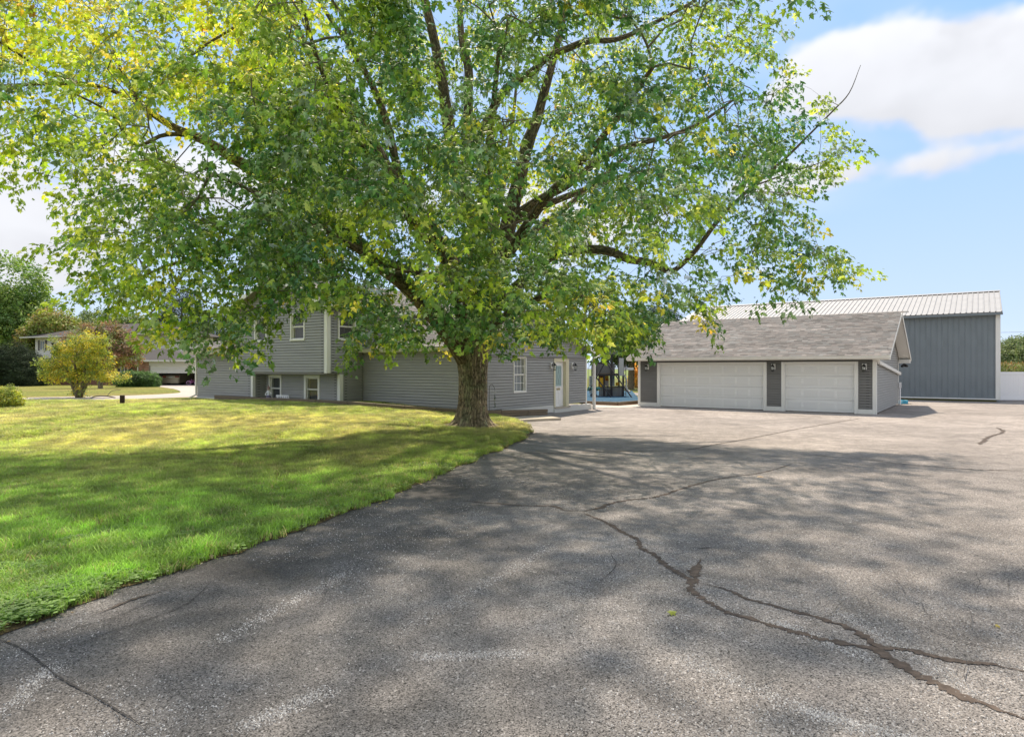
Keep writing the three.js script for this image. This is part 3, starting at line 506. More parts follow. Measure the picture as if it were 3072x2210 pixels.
  part('eave_return', merge([rbox(0.03, x1 - 0.01, 2.22, 2.42, zb, -9.25), rbox(0.03, x1 - 0.01, 2.30, 2.44, -0.05, 0.44)]), M.trim, g, 'boxed white eave end');
  for (const z of [0.45, zb]) part('rake_board', beam(V(x1 + 0.012, ye - 0.075, z), V(x1 + 0.012, yr - 0.075, zr), 0.03, 0.15), M.trim, g);
  part('rake_board', beam(V(x0 - 0.012, ye - 0.075, 0.45), V(x0 - 0.012, yr - 0.075, zr), 0.03, 0.15), M.trim, g);
  part('downspout', merge([beam(V(0.09, 2.30, 0.02), V(0.09, 2.18, -0.25), 0.10, 0.12), beam(V(0.09, 2.2, -0.2), V(0.09, 1.66, -9.3), 0.10, 0.15)]), M.trim, g, 'white downspout running aslant along the side wall');
  part('flood_light', merge([new THREE.CylinderGeometry(0.05, 0.05, 0.1, 10).translate(0.3, 2.15, -9.0), rod(V(0.3, 2.12, -9.0), V(0.2, 2.05, -8.85), 0.09, 0.06, 10), rod(V(0.3, 2.12, -9.0), V(0.45, 2.06, -8.9), 0.09, 0.06, 10)]), M.black, g);
  part('meter_pipe', merge([rbox(0.04, 0.16, 0.9, 1.2, -9.15, -9.05), rod(V(0.1, 0.0, -9.1), V(0.1, 0.95, -9.1), 0.035)]), M.vinyl, g);
}

// ───────────────────────── the metal barn ─────────────────────────
{
  const b = thing('metal_barn', 'tall slate grey metal barn with pale ribbed roof behind the garage', 'barn', [28.17, 0, -37.5], TURN);
  const LEN = 19.5, H0 = 5.24, RISE = 1.72, HALF = 6.0, rib = (len, w, n, h) => {  // one ribbed sheet: width along x, length along y, ribs towards z
    const prof = []; for (let k = 0; k < n; k++) { const x = k * w / n; prof.push([x, 0], [x + w / n * 0.76, 0], [x + w / n * 0.82, h], [x + w / n * 0.94, h]); } prof.push([w, 0]);
    const pos = [], idx = [], uv = []; prof.forEach(([x, z]) => { pos.push(x, 0, z, x, len, z); uv.push(x * 0.3, 0, x * 0.3, len * 0.3); }); for (let i = 0; i + 1 < prof.length; i++) { const a = i * 2; idx.push(a, a + 2, a + 3, a, a + 3, a + 1); }
    const g = new THREE.BufferGeometry(); g.setAttribute('position', new THREE.Float32BufferAttribute(pos, 3)); g.setAttribute('uv', new THREE.Float32BufferAttribute(uv, 2)); g.setIndex(idx); const q = g.toNonIndexed(); q.computeVertexNormals(); return q;
  };
  const wall = part('wall', box(-LEN, 0, 0.12, H0, -0.3, -0.02), M.steel, b), W = 0.84, n = Math.floor(LEN / W), wallSheet = rib(H0 - 0.18, W, 3, 0.022);
  for (let k = 0; k < n; k++) { const s = part('wall_panel', wallSheet, M.steel, wall); s.position.set(-(k + 1) * W - 0.22, 0.18, 0); }
  const slope = Math.hypot(HALF + 0.35, RISE + 0.1), roof = part('roof', merge([slab([[-LEN - 0.2, H0 - 0.06, 0.32], [0.12, H0 - 0.06, 0.32], [0.12, H0 + RISE, -HALF], [-LEN - 0.2, H0 + RISE, -HALF]], 0.12), slab([[0.12, H0 - 0.06, -2 * HALF - 0.32], [-LEN - 0.2, H0 - 0.06, -2 * HALF - 0.32], [-LEN - 0.2, H0 + RISE, -HALF], [0.12, H0 + RISE, -HALF]], 0.12)]), M.roofMetal, b), roofSheet = rib(slope, W, 3, 0.045);
  const tilt = -Math.PI / 2 + Math.atan2(RISE + 0.06, HALF + 0.32);
  for (let k = 0; k < n; k++) { const s = part('roof_panel', roofSheet, M.roofMetal, roof); s.position.set(-(k + 1) * W + 0.12, H0 - 0.052, 0.36); s.rotation.x = tilt; }
  part('corner_trim', merge([rbox(-0.20, 0.03, 0.16, H0 - 0.05, -0.02, 0.05), rbox(0.0, 0.032, 0.16, H0 - 0.05, -0.25, 0.045)]), M.trim, b, 'white corner trim of the barn');
  part('base_trim', rbox(-LEN, 0.0, 0.12, 0.19, -0.05, 0.045), M.trim, b);
  part('eave_trim', rbox(-LEN - 0.2, 0.14, H0 - 0.22, H0 - 0.11, 0.28, 0.36), M.steel, b);
  part('ridge_cap', merge([slab([[-LEN - 0.2, H0 + RISE + 0.0, -HALF + 0.3], [0.14, H0 + RISE + 0.0, -HALF + 0.3], [0.14, H0 + RISE + 0.09, -HALF], [-LEN - 0.2, H0 + RISE + 0.09, -HALF]], 0.02), slab([[0.14, H0 + RISE, -HALF - 0.3], [-LEN - 0.2, H0 + RISE, -HALF - 0.3], [-LEN - 0.2, H0 + RISE + 0.09, -HALF], [0.14, H0 + RISE + 0.09, -HALF]], 0.02)]), M.roofMetal, b);
  part('wall', merge([prism([[0, 0], [12, 0], [12, H0 - 0.1], [6, H0 + RISE - 0.12], [0, H0 - 0.1]], -0.15, -0.002).rotateY(Math.PI / 2), box(-LEN, -0.3, 0.1, H0 - 0.1, -12, -11.8)]), M.steel, b);
  part('sill_weeds', box(-LEN, 0, 0.0, 0.125, -0.2, -0.01), std({ color: rgb(0.10, 0.10, 0.04), roughness: 1 }), b);
}

// ───────────────────────── white vinyl fence ─────────────────────────
{
  const f = thing('vinyl_fence', 'white vinyl privacy fence beside the metal barn', 'fence', [28.75, 0, -38.6], 0);
  for (let k = 0; k < 3; k++) part('post', merge([rbox(k * 2.4, k * 2.4 + 0.13, 0, 1.80, -0.065, 0.065), new THREE.ConeGeometry(0.11, 0.08, 4).rotateY(Math.PI / 4).translate(k * 2.4 + 0.065, 1.84, 0)]), M.vinyl, f);
  for (let k = 0; k < 2; k++) { for (const y of [0.06, 1.58]) part('rail', rbox(k * 2.4 + 0.13, k * 2.4 + 2.4, y, y + 0.16, -0.03, 0.03), M.vinyl, f); for (let i = 0; i < 15; i++) part('fence_board', rbox(k * 2.4 + 0.13 + i * 0.1513, k * 2.4 + 0.13 + (i + 1) * 0.1513 - 0.004, 0.2, 1.6, -0.012, 0.012, 0.004), M.vinyl, f); }
}

// ───────────────────────── leaves ─────────────────────────
const leafMat = new THREE.MeshPhysicalMaterial({ color: rgb(1, 1, 1), vertexColors: true, roughness: 0.88, transmission: 0.5, thickness: 0, specularIntensity: 0.6, clearcoat: 0.5, clearcoatRoughness: 0.42, side: THREE.DoubleSide });
const needleMat = std({ color: rgb(1, 1, 1), vertexColors: true, roughness: 0.9, side: THREE.DoubleSide });
const MAPLE = [[0, 0], [0.36, 0.02], [0.20, 0.24], [0.52, 0.50], [0.22, 0.50], [0.17, 0.72], [0, 1.0], [-0.17, 0.72], [-0.22, 0.50], [-0.52, 0.50], [-0.20, 0.24], [-0.36, 0.02]];
const OVAL = [[0, 0], [0.26, 0.25], [0.28, 0.6], [0, 1], [-0.28, 0.6], [-0.26, 0.25]];
function leafInto(pos, nor, col, outline, size, m, c, curl) {
  const P = outline.map(([x, y]) => V(x * size, -curl * size * (x * x * 1.6 + y * y * 0.5), y * size).applyMatrix4(m)), C = V(0, 0.02 * size, 0.38 * size).applyMatrix4(m);
  for (let i = 0; i < P.length; i++) {
    const a = P[i], b = P[(i + 1) % P.length], n = a.clone().sub(C).cross(b.clone().sub(C)).normalize();
    for (const v of [C, a, b]) { pos.push(v.x, v.y, v.z); nor.push(n.x, n.y, n.z); col.push(c[0], c[1], c[2]); }
  }
}
// a leafy twig along +x; pale: share of silvery undersides, brightened further as painted glints
function spray(seed, { n = 20, size = 0.13, len = 0.5, spread = 0.20, outline = MAPLE, pale = 0.12, droop = 0.6, jitter = 0.35 } = {}) {
  const r = rng(seed), pos = [], nor = [], col = [], e = new THREE.Euler(), m = new THREE.Matrix4(), q = new THREE.Quaternion();
  for (let i = 0; i < n; i++) {
    const t = (i + r()) / n, side = r() * 2 - 1, s = size * (0.5 + 0.85 * r());
    const yaw = Math.PI / 2 - side * 1.5, c = V(len * t, (r() - 0.55) * spread - t * t * 0.10, side * spread * (0.4 + 0.8 * r()));
    e.set(droop * (0.3 + r()) + (r() - 0.5) * 0.9, yaw + (r() - 0.5) * 0.8, (r() - 0.5) * 1.5, 'YXZ'); q.setFromEuler(e); m.compose(c, q, V(1, 1, 1));
    const k = 1 + (r() - 0.5) * 2 * jitter; let cc = [k * (0.9 + 0.3 * r()), k, k * (0.8 + 0.4 * r())];
    if (r() < pale) cc = [2.3, 1.75, 4.4];
    leafInto(pos, nor, col, outline, s, m, cc, 0.3 + r() * 0.5);
  }
  const g = new THREE.BufferGeometry(); g.setAttribute('position', new THREE.Float32BufferAttribute(pos, 3)); g.setAttribute('normal', new THREE.Float32BufferAttribute(nor, 3)); g.setAttribute('color', new THREE.Float32BufferAttribute(col, 3)); return g;
}
function instances(name, geo, mat, items, parent, label) {        // items: {p, q, s, c}
  const im = new THREE.InstancedMesh(geo, mat, items.length), m = new THREE.Matrix4();
  items.forEach((t, i) => { im.setMatrixAt(i, m.compose(t.p, t.q, t.s.isVector3 ? t.s : V(t.s, t.s, t.s))); im.setColorAt(i, rgb(...t.c)); });
  im.name = numbered(name); im.userData.kind = 'stuff'; im.castShadow = im.receiveShadow = true; if (label) im.userData.label = label; (parent || scene).add(im); return im;
}
const Y = V(0, 1, 0);
function facing(dir, roll) {                                      // x axis along dir, y as near up as it goes, rolled
  const x = dir.clone().normalize(), z = x.clone().cross(Math.abs(x.y) > 0.97 ? V(0, 0, 1) : Y).normalize(), y = z.clone().cross(x);
  return new THREE.Quaternion().setFromRotationMatrix(new THREE.Matrix4().makeBasis(x, y, z)).multiply(new THREE.Quaternion().setFromAxisAngle(V(1, 0, 0), roll));
}

// ───────────────────────── the big silver maple ─────────────────────────
const barkTex = texture(1024, (u, v) => {
  const w = tfbm(u, v, 8, 4, 71) * 0.06, a = Math.abs(tileNoise((u + w) * 36, v * 8, 72, 73) - 0.5) * 2, b = tileNoise((u + w) * 90, v * 26, 360, 75), n = clamp(0.30 + 0.55 * Math.pow(a, 0.6) * (0.45 + 0.55 * b) + 0.35 * (tfbm(u, v, 48, 3, 78) - 0.35));
  const moss = smooth(0.5, 0.7, tfbm(u, v, 5, 4, 80)) * 0.25;
  return [n * (1 - moss * 0.25), n * (0.93 + moss * 0.08), n * (0.82 - moss * 0.12)];
});
const bark = std({ color: rgb(0.88, 0.82, 0.72), roughness: 1, map: barkTex, bumpMap: barkTex, bumpScale: 0.05 });
const limbBark = std({ color: rgb(0.46, 0.41, 0.35), roughness: 1, map: barkTex, bumpMap: barkTex, bumpScale: 0.04 });
const twigMat = std({ color: rgb(0.17, 0.145, 0.12), roughness: 1 });
{
  const base = at(1415, 1287, 20.25); base.y = lawnHeight(base.x, -base.z) - 0.02;
  const tree = thing('maple_tree', 'huge silver maple with thick furrowed trunk on the lawn corner by the driveway', 'tree', [base.x, base.y, base.z]);
  const O = base.clone();
  // trunk: furrowed bark, root flare
  {
    const R = 200, S = 130, top = 3.15, pos = [], uv = [], idx = [];
    for (let j = 0; j <= S; j++) {
      const y = -0.15 + (top + 0.15) * j / S, flare = 0.37 * Math.exp(-Math.max(0, y) / 0.20), wide = 0.425 + 0.14 * smooth(1.6, 2.9, y) + 0.02 * smooth(0.8, 0.2, y);
      for (let i = 0; i <= R; i++) {
        const a = i / R * 2 * Math.PI, ca = Math.cos(a), sa = Math.sin(a), roots = 0.5 + 0.5 * Math.cos(a * 6 + 0.7 + 1.2 * noise3(ca * 1.2, sa * 1.2, 3));
        const warp = fbm(ca * 1.3, y * 0.7, sa * 1.3, 3) * 1.2, f = Math.abs(noise3(ca * 8.5 + warp, y * 0.75 + warp, sa * 8.5) - 0.5) * 2, f2 = noise3(ca * 21, y * 2.6, sa * 21);
        const rr = wide + flare * (0.35 + 1.0 * roots) + 0.035 * (fbm(ca * 2, y * 0.8, sa * 2, 3) - 0.5) * 2 + 0.050 * (Math.pow(f, 0.6) - 0.5) + 0.020 * (f2 - 0.5);
        pos.push(ca * rr * 1.02 + 0.03 * Math.sin(y), y, sa * rr * 0.96); uv.push(i / R * 2, y / 1.6);
        if (i < R && j < S) { const o = j * (R + 1) + i; idx.push(o, o + R + 1, o + R + 2, o, o + R + 2, o + 1); }
      }
    }
    const g = new THREE.BufferGeometry(); g.setAttribute('position', new THREE.Float32BufferAttribute(pos, 3)); g.setAttribute('uv', new THREE.Float32BufferAttribute(uv, 2)); g.setIndex(idx); g.computeVertexNormals();
    part('trunk', g, bark, tree);
  }
  { const gs = [], r = rng(4); for (const [a, L] of [[-2.9, 1.9], [-2.2, 1.5], [-1.5, 1.6], [-0.75, 1.9], [0.2, 1.5], [2.6, 1.7]]) { const pts = []; for (let k = 0; k <= 5; k++) { const t = k / 5, d = 0.45 + (L - 0.45) * t, an = a + 0.25 * Math.sin(t * 3 + a); pts.push(V(Math.cos(an) * d, 0.10 * (1 - t) - 0.035 - 0.05 * t, -Math.sin(an) * d)); } for (let k = 0; k < 5; k++) gs.push(rod(pts[k], pts[k + 1], lerp(0.11, 0.03, k / 5), lerp(0.11, 0.03, (k + 1) / 5), 10)); } part('roots', merge(gs), bark, tree); }
  // limbs: [x, y in the photograph, distance, radius]
  const limbs = [
    [[1405, 1075, 20.2, 0.36], [1355, 1000, 20.0, 0.31], [1292, 930, 19.8, 0.27], [1205, 843, 19.5, 0.235], [1120, 782, 19.3, 0.21], [1047, 700, 19.0, 0.19], [870, 585, 18.6, 0.17], [744, 503, 18.2, 0.15], [621, 426, 17.8, 0.115], [512, 376, 17.4, 0.09], [426, 313, 17.0, 0.07], [363, 213, 16.6, 0.055], [330, 140, 16.4, 0.04]],
    [[1410, 1040, 20.1, 0.34], [1385, 900, 19.8, 0.25], [1341, 775, 19.4, 0.20], [1285, 705, 19.0, 0.19], [1235, 655, 18.7, 0.17], [1196, 526, 18.2, 0.11], [1160, 367, 17.8, 0.09], [1115, 254, 17.4, 0.08], [1051, 141, 17.0, 0.06], [980, 40, 16.6, 0.05], [900, -120, 16.2, 0.03]],
    [[1235, 655, 18.7, 0.15], [1170, 520, 18.9, 0.14], [1110, 408, 19.0, 0.13], [1065, 340, 19.1, 0.125], [1024, 283, 19.2, 0.12], [984, 227, 19.3, 0.11], [943, 181, 19.4, 0.10], [860, 20, 19.6, 0.07], [800, -150, 19.7, 0.04]],
    [[1430, 1030, 20.3, 0.34], [1428, 850, 20.4, 0.26], [1423, 680, 20.4, 0.22], [1392, 590, 20.3, 0.20], [1365, 500, 20.2, 0.18], [1342, 350, 20.1, 0.165], [1320, 204, 20, 0.15], [1300, 110, 19.9, 0.13], [1270, -20, 19.8, 0.11], [1220, -250, 19.6, 0.07], [1190, -500, 19.5, 0.03]],
    [[1392, 590, 20.3, 0.16], [1402, 430, 20.8, 0.15], [1405, 290, 21, 0.14], [1405, 204, 21.1, 0.13], [1385, 120, 21.2, 0.10], [1380, -50, 21.3, 0.08], [1390, -400, 21.5, 0.04]],
    [[1440, 1030, 20.3, 0.34], [1475, 870, 20.2, 0.26], [1510, 740, 20, 0.23], [1533, 640, 19.9, 0.215], [1552, 560, 19.8, 0.19], [1586, 422, 19.7, 0.17], [1609, 363, 19.7, 0.15], [1627, 295, 19.7, 0.13], [1660, 180, 19.7, 0.10], [1700, 0, 19.7, 0.08], [1720, -300, 19.8, 0.04]],
    [[1540, 650, 19.9, 0.14], [1627, 594, 19.4, 0.12], [1704, 553, 19.1, 0.11], [1818, 467, 18.7, 0.09], [1877, 440, 18.5, 0.08], [1954, 422, 18.3, 0.06], [2080, 380, 18.1, 0.045], [2200, 300, 17.9, 0.03]],
    [[1535, 665, 19.9, 0.13], [1650, 610, 20.4, 0.10], [1750, 571, 20.8, 0.085], [1880, 525, 21.2, 0.06], [2000, 510, 21.6, 0.05], [2120, 560, 22, 0.03]],
    [[1430, 430, 20.2, 0.14], [1500, 290, 19.6, 0.12], [1545, 245, 19.2, 0.115], [1595, 218, 18.9, 0.11], [1636, 177, 18.6, 0.10], [1704, 145, 18.2, 0.09], [1768, 122, 17.9, 0.08], [1850, 118, 17.6, 0.06], [1980, 60, 17.3, 0.045], [2090, 0, 17, 0.035]],
    [[1450, 960, 20.2, 0.20], [1560, 850, 19.6, 0.14], [1660, 765, 19.2, 0.13], [1759, 748, 18.9, 0.12], [1831, 754, 18.6, 0.11], [1886, 777, 18.4, 0.105], [1954, 788, 18.2, 0.09], [2013, 813, 18.0, 0.07], [2070, 770, 17.8, 0.06], [2161, 653, 17.5, 0.05], [2229, 585, 17.3, 0.042], [2365, 467, 17, 0.03], [2433, 399, 16.8, 0.024], [2501, 331, 16.6, 0.017], [2547, 281, 16.5, 0.011], [2583, 195, 16.4, 0.005]],
    [[2266, 556, 17.2, 0.022], [2388, 512, 17, 0.016], [2456, 490, 16.9, 0.011], [2547, 449, 16.8, 0.006]], [[2266, 576, 17.3, 0.018], [2365, 580, 17.2, 0.013], [2447, 608, 17.1, 0.008]],
    [[1047, 700, 19, 0.11], [930, 650, 18, 0.09], [820, 640, 17.2, 0.075], [698, 720, 16.5, 0.06], [599, 772, 16.1, 0.045], [499, 797, 15.8, 0.035], [385, 849, 15.5, 0.022], [280, 880, 15.2, 0.012]],
    [[698, 720, 16.5, 0.04], [580, 790, 16.2, 0.03], [500, 890, 16, 0.024], [430, 960, 15.9, 0.016], [395, 1010, 15.8, 0.01]],
    [[700, 470, 18, 0.07], [571, 408, 17, 0.055], [490, 405, 16.5, 0.045], [404, 435, 16, 0.035], [330, 340, 15.5, 0.028], [200, 270, 15, 0.02]],
    [[430, 315, 17, 0.06], [327, 268, 16, 0.05], [245, 250, 15.5, 0.045], [159, 250, 15, 0.04], [0, 258, 14.4, 0.03], [-150, 265, 14, 0.02]], [[245, 250, 15.5, 0.035], [150, 222, 15.2, 0.035], [60, 165, 14.8, 0.03], [0, 127, 14.5, 0.025], [-120, 40, 14, 0.015]],
    [[449, 295, 17, 0.04], [499, 227, 16.6, 0.035], [608, 141, 16.2, 0.03], [726, 64, 15.8, 0.025], [820, -30, 15.5, 0.015]],
    // towards the viewer, and away
    [[1420, 900, 20, 0.20], [1440, 700, 18, 0.15], [1460, 520, 15.5, 0.10], [1480, 320, 13.5, 0.06], [1500, 120, 12.3, 0.03]], [[1390, 880, 20, 0.18], [1250, 600, 17, 0.12], [1080, 420, 14, 0.08], [960, 200, 12.4, 0.04], [880, -100, 11.6, 0.02]],
    [[1450, 880, 20, 0.18], [1620, 620, 17, 0.11], [1800, 420, 14.6, 0.07], [1960, 200, 13, 0.04]], [[1350, 850, 19.6, 0.12], [1100, 760, 16.6, 0.08], [850, 620, 14.2, 0.05], [640, 520, 12.8, 0.03]], [[1420, 980, 20, 0.13], [1380, 880, 18, 0.10], [1360, 820, 16.4, 0.06], [1340, 800, 15, 0.03]],
    [[1450, 1000, 20, 0.13], [1560, 920, 18.2, 0.09], [1680, 880, 16.8, 0.06], [1780, 900, 16, 0.035]], [[1440, 850, 20.5, 0.18], [1500, 600, 23, 0.12], [1540, 350, 25, 0.06], [1560, 100, 26, 0.03]], [[1410, 850, 20.5, 0.17], [1250, 620, 23, 0.11], [1080, 400, 24.8, 0.06], [950, 150, 25.5, 0.03]], [[1460, 800, 20.5, 0.14], [1700, 620, 22.6, 0.09], [1900, 450, 24, 0.05]],
  ];
  const nodes = [], cell = new Map(), key = (p) => `${Math.floor(p.x)},${Math.floor(p.y)},${Math.floor(p.z)}`;
  const add = (p, parent, r, fixed) => { const n = { p, parent, r, fixed, cnt: 0 }; nodes.push(n); const k = key(p); if (!cell.has(k)) cell.set(k, []); cell.get(k).push(n); return n; };
  const nearest = (p) => {
    let best = null, bd = 1e9; const cx = Math.floor(p.x), cy = Math.floor(p.y), cz = Math.floor(p.z);
    for (let R = 0; R < 12; R++) {
      if (best && bd < (R - 1) * (R - 1)) break;
      for (let x = -R; x <= R; x++) for (let y = -R; y <= R; y++) for (let z = -R; z <= R; z++) { if (Math.max(Math.abs(x), Math.abs(y), Math.abs(z)) !== R) continue; const c = cell.get(`${cx + x},${cy + y},${cz + z}`); if (c) for (const n of c) { const d = n.p.distanceToSquared(p) + (n.p.y > p.y ? 0.15 * (n.p.y - p.y) : 0); if (d < bd) { bd = d; best = n; } } }
    }
    return best;
  };
  const woods = [];
  for (const L of limbs) {
    const ctrl = L.map(([x, y, D]) => at(x, y, D)), curve = new THREE.CatmullRomCurve3(ctrl, false, 'centripetal'), len = curve.getLength(), n = Math.ceil(len / 0.22), N = L[0][3] > 0.15 ? 18 : L[0][3] > 0.06 ? 11 : 7;
    const pts = [], rad = []; for (let i = 0; i <= n; i++) { const u = i / n * (L.length - 1), k = Math.min(L.length - 2, Math.floor(u)), p = curve.getPoint(i / n); const t = u - k; pts.push(p); rad.push(lerp(L[k][3], L[k + 1][3], t) * 1.1 * (1 + 0.10 * (noise3(i * 0.35, L[0][0], 1) - 0.5))); }
    const pos = [], uv = [], idx = []; let up = V(0, 0, 1), dist = 0;
    pts.forEach((p, i) => {
      const t = (pts[Math.min(n, i + 1)]).clone().sub(pts[Math.max(0, i - 1)]).normalize(), s = t.clone().cross(up).normalize(); up = s.clone().cross(t).normalize(); if (i) dist += p.distanceTo(pts[i - 1]);
      for (let k = 0; k <= N; k++) { const a = k / N * 2 * Math.PI, ca = Math.cos(a), sa = Math.sin(a), rr = rad[i] * (1 + (rad[i] > 0.05 ? 0.13 * (Math.abs(noise3(ca * 3.2, dist * 1.1, sa * 3.2 + L[0][0]) - 0.5) * 2 - 0.4) : 0)), v = p.clone().addScaledVector(s, ca * rr).addScaledVector(up, sa * rr).sub(O); pos.push(v.x, v.y, v.z); uv.push(k / N * Math.max(0.25, rad[i] * 3.2), dist / 1.6); if (k < N && i < n) { const o = i * (N + 1) + k; idx.push(o, o + 1, o + N + 2, o, o + N + 2, o + N + 1); } }
    });
    const g = new THREE.BufferGeometry(); g.setAttribute('position', new THREE.Float32BufferAttribute(pos, 3)); g.setAttribute('uv', new THREE.Float32BufferAttribute(uv, 2)); g.setIndex(idx); g.computeVertexNormals();
    part('limb', g, limbBark, tree);
    let prev = null; pts.forEach((p, i) => { if (i > 3) prev = add(p, prev, rad[i], true); });
  }
  // where leafy twigs end: the crown's volume
  const sil = [[-700, -900], [-700, 520], [-100, 590], [0, 615], [60, 560], [200, 590], [225, 665], [150, 690], [70, 700], [70, 745], [180, 745], [205, 785], [110, 785], [110, 825], [235, 825], [255, 880], [165, 880], [120, 925], [190, 960], [300, 950], [330, 985], [420, 1010], [470, 1090], [540, 1060], [600, 1110], [660, 1085], [735, 1150], [775, 1060], [800, 1110], [835, 1130], [850, 1000], [900, 960], [965, 1010], [1000, 930], [1060, 980], [1035, 1080], [1010, 1125], [1060, 1130], [1110, 1060], [1180, 1065], [1240, 1080], [1290, 1060], [1340, 1065], [1380, 1040], [1440, 1050], [1475, 1055], [1500, 1105], [1545, 1060], [1570, 1090], [1620, 1055], [1660, 1075], [1720, 1050], [1760, 1060], [1840, 1085], [1870, 1060], [1930, 1085], [1950, 1040], [1995, 1000], [2040, 940], [2080, 1000], [2120, 1070], [2140, 960], [2190, 960], [2230, 900], [2270, 970], [2330, 890], [2400, 980], [2420, 900], [2490, 905], [2570, 880], [2660, 870], [2640, 830], [2530, 790], [2440, 690], [2420, 640], [2480, 560], [2560, 470], [2570, 400], [2500, 380], [2480, 250], [2400, 230], [2350, 140], [2400, 0], [2300, -300], [2100, -600], [1700, -850], [1200, -950], [500, -950]];
  const inside = (x, y) => { let c = false; for (let i = 0, j = sil.length - 1; i < sil.length; j = i++) { const [xi, yi] = sil[i], [xj, yj] = sil[j]; if ((yi > y) !== (yj > y) && x < (xj - xi) * (y - yi) / (yj - yi) + xi) c = !c; } return c; };
  // stretches of limb that the foliage leaves open towards the drive
  const bare = [[[1345, 995], [1292, 930], [1205, 843], [1120, 782], [1047, 700]], [[744, 503], [621, 426], [500, 372]], [[1296, 736], [1223, 659]], [[1185, 435], [1150, 330], [1110, 245], [1051, 141], [1000, 80]], [[1341, 349], [1320, 204], [1290, 60], [1271, 0]], [[1405, 300], [1405, 204], [1385, 90]], [[1490, 300], [1545, 245], [1595, 218], [1636, 177], [1704, 145], [1768, 122], [1840, 116]], [[1530, 700], [1535, 630], [1552, 540]], [[1586, 422], [1609, 363], [1641, 263]], [[1560, 635], [1627, 594], [1704, 553]], [[1800, 475], [1877, 440], [1954, 422]], [[1740, 750], [1831, 754], [1886, 777], [1954, 788], [2013, 813]], [[2070, 770], [2161, 653], [2229, 585], [2365, 467], [2501, 331], [2583, 195]]];
  const open = (x, y, D) => { if (D > 19.8) return false; for (const L of bare) for (let i = 0; i + 1 < L.length; i++) { const [ax, ay] = L[i], [bx, by] = L[i + 1], dx = bx - ax, dy = by - ay, t = clamp(((x - ax) * dx + (y - ay) * dy) / (dx * dx + dy * dy)); if (Math.hypot(x - ax - dx * t, y - ay - dy * t) < (L[0][0] === 2070 ? 26 : 58)) return true; } return false; };
  const C = V(-1.2, 9.3, -17.6), RR = V(12.2, 9.6, 8.2), r = rng(9), tips = [];
  let tries = 0;
  while (tips.length < 5000 && tries++ < 400000) {
    const x = -500 + 3200 * r(), y = -950 + 2100 * r(); const edge = r();
    if (r() > (x < (y > 820 ? 1010 : 760) ? lerp(0.62, x > 520 && y > 820 ? 0.28 : 0.38, smooth(450, 750, y)) * lerp(0.75, 1, smooth(100, 500, x)) : x > 1950 ? 0.55 : 1)) continue;
    if (y < -120 && r() > 0.22) continue; if (x < -60 && r() > 0.45) continue;
    const d = V((x - HX) / FOC, -(y - HY) / FOC, -1), o = V(0, EYE, 0).sub(C).divide(RR), e = d.clone().divide(RR), A = e.dot(e), B = o.dot(e), K = o.dot(o) - 1, disc = B * B - A * K;
    let D;
    if (disc > 0) { const q = Math.sqrt(disc), d0 = (-B - q) / A, d1 = (-B + q) / A; const u = r(); D = lerp(d0, d1, u < 0.5 ? 0.5 * Math.pow(u * 2, 1.35) : 1 - 0.5 * Math.pow(2 - u * 2, 1.35)); }
    else D = -B / A + (r() - 0.5) * 2.4;
    D = clamp(D, 10.6, 26); { const m = 0.52 * FOC / D; if (!inside(x, y + m * 0.9 * smooth(350, 700, y)) || !inside(x - m * 0.45, y) || !inside(x + m * (x > 1900 ? 0.12 : 0.45), y)) continue; } const X0 = (x - HX) / FOC * D; if (D < 9 + 0.85 * Math.max(0, X0 - 0.5) && r() > 0.06) continue;
    if (open(x, y, D) && r() > 0.12) continue;
    const p = at(x, y, D), lim = p.x < -1 ? lerp(13.2, 19, smooth(-8, -1.5, p.x)) : lerp(19, 14.6, smooth(0, 8, p.x)), past = D - 0.52 * p.y - lim;
    if (past > 0) p.copy(at(x, y, Math.max(9, D - past - 3 * r())));
    if (p.y < 1.3) continue;
    const hole = 0.65 * fbm(p.x * 0.42 + 7, p.y * 0.42, p.z * 0.42, 3) + 0.35 * noise3(p.x * 1.15, p.y * 1.15 + 4, p.z * 1.15), core = smooth(1500, 300, Math.hypot((x - 1300) * 0.8, (y - 700) * 1.3)), thr = lerp(0.54, 0.45, core);
    if (hole < thr && r() > 0.10) continue;
    tips.push({ p, x, y });
  }
  for (let i = 0; i < 600; i++) { const p = V(-4 + 8.5 * r(), 8.2 + 6.5 * r(), -(6.6 + 6.5 * r())); if (Math.hypot((p.x + 2.5) / 8, (p.z + 12) / 6.5) < 1 && fbm(p.x * 0.45, p.y * 0.45, p.z * 0.45, 3) > 0.42) tips.push({ p, x: 0, y: -500 }); }   // the crown overhead
  for (const t of tips) { const n = nearest(t.p); t.d = n ? n.p.distanceTo(t.p) : 99; }
  tips.sort((a, b) => a.d - b.d);
  const items = [[], [], [], [], [], []];
  for (const t of tips) {
    if (t.d > 9) continue;
    let n = nearest(t.p), from = n; const v = t.p.clone().sub(n.p), L = v.length(), steps = Math.max(1, Math.round(L / 0.4));
    for (let i = 1; i <= steps; i++) { const u = i / steps, q = n.p.clone().addScaledVector(v, u); q.y += Math.sin(u * Math.PI) * L * 0.10; if (i < steps) q.add(V(r() - 0.5, r() - 0.5, r() - 0.5).multiplyScalar(0.12)); from = add(q, from, 0, false); }
    for (let k = from; k; k = k.parent) k.cnt++;
    const dir = v.clone().normalize().multiplyScalar(0.7).add(V((t.p.x - O.x) * 0.05, 0, (t.p.z - O.z) * 0.05)); dir.y = dir.y * 0.4 - 0.12 - 0.35 * r(); dir.add(V(r() - 0.5, (r() - 0.5) * 0.5, r() - 0.5).multiplyScalar(0.9));
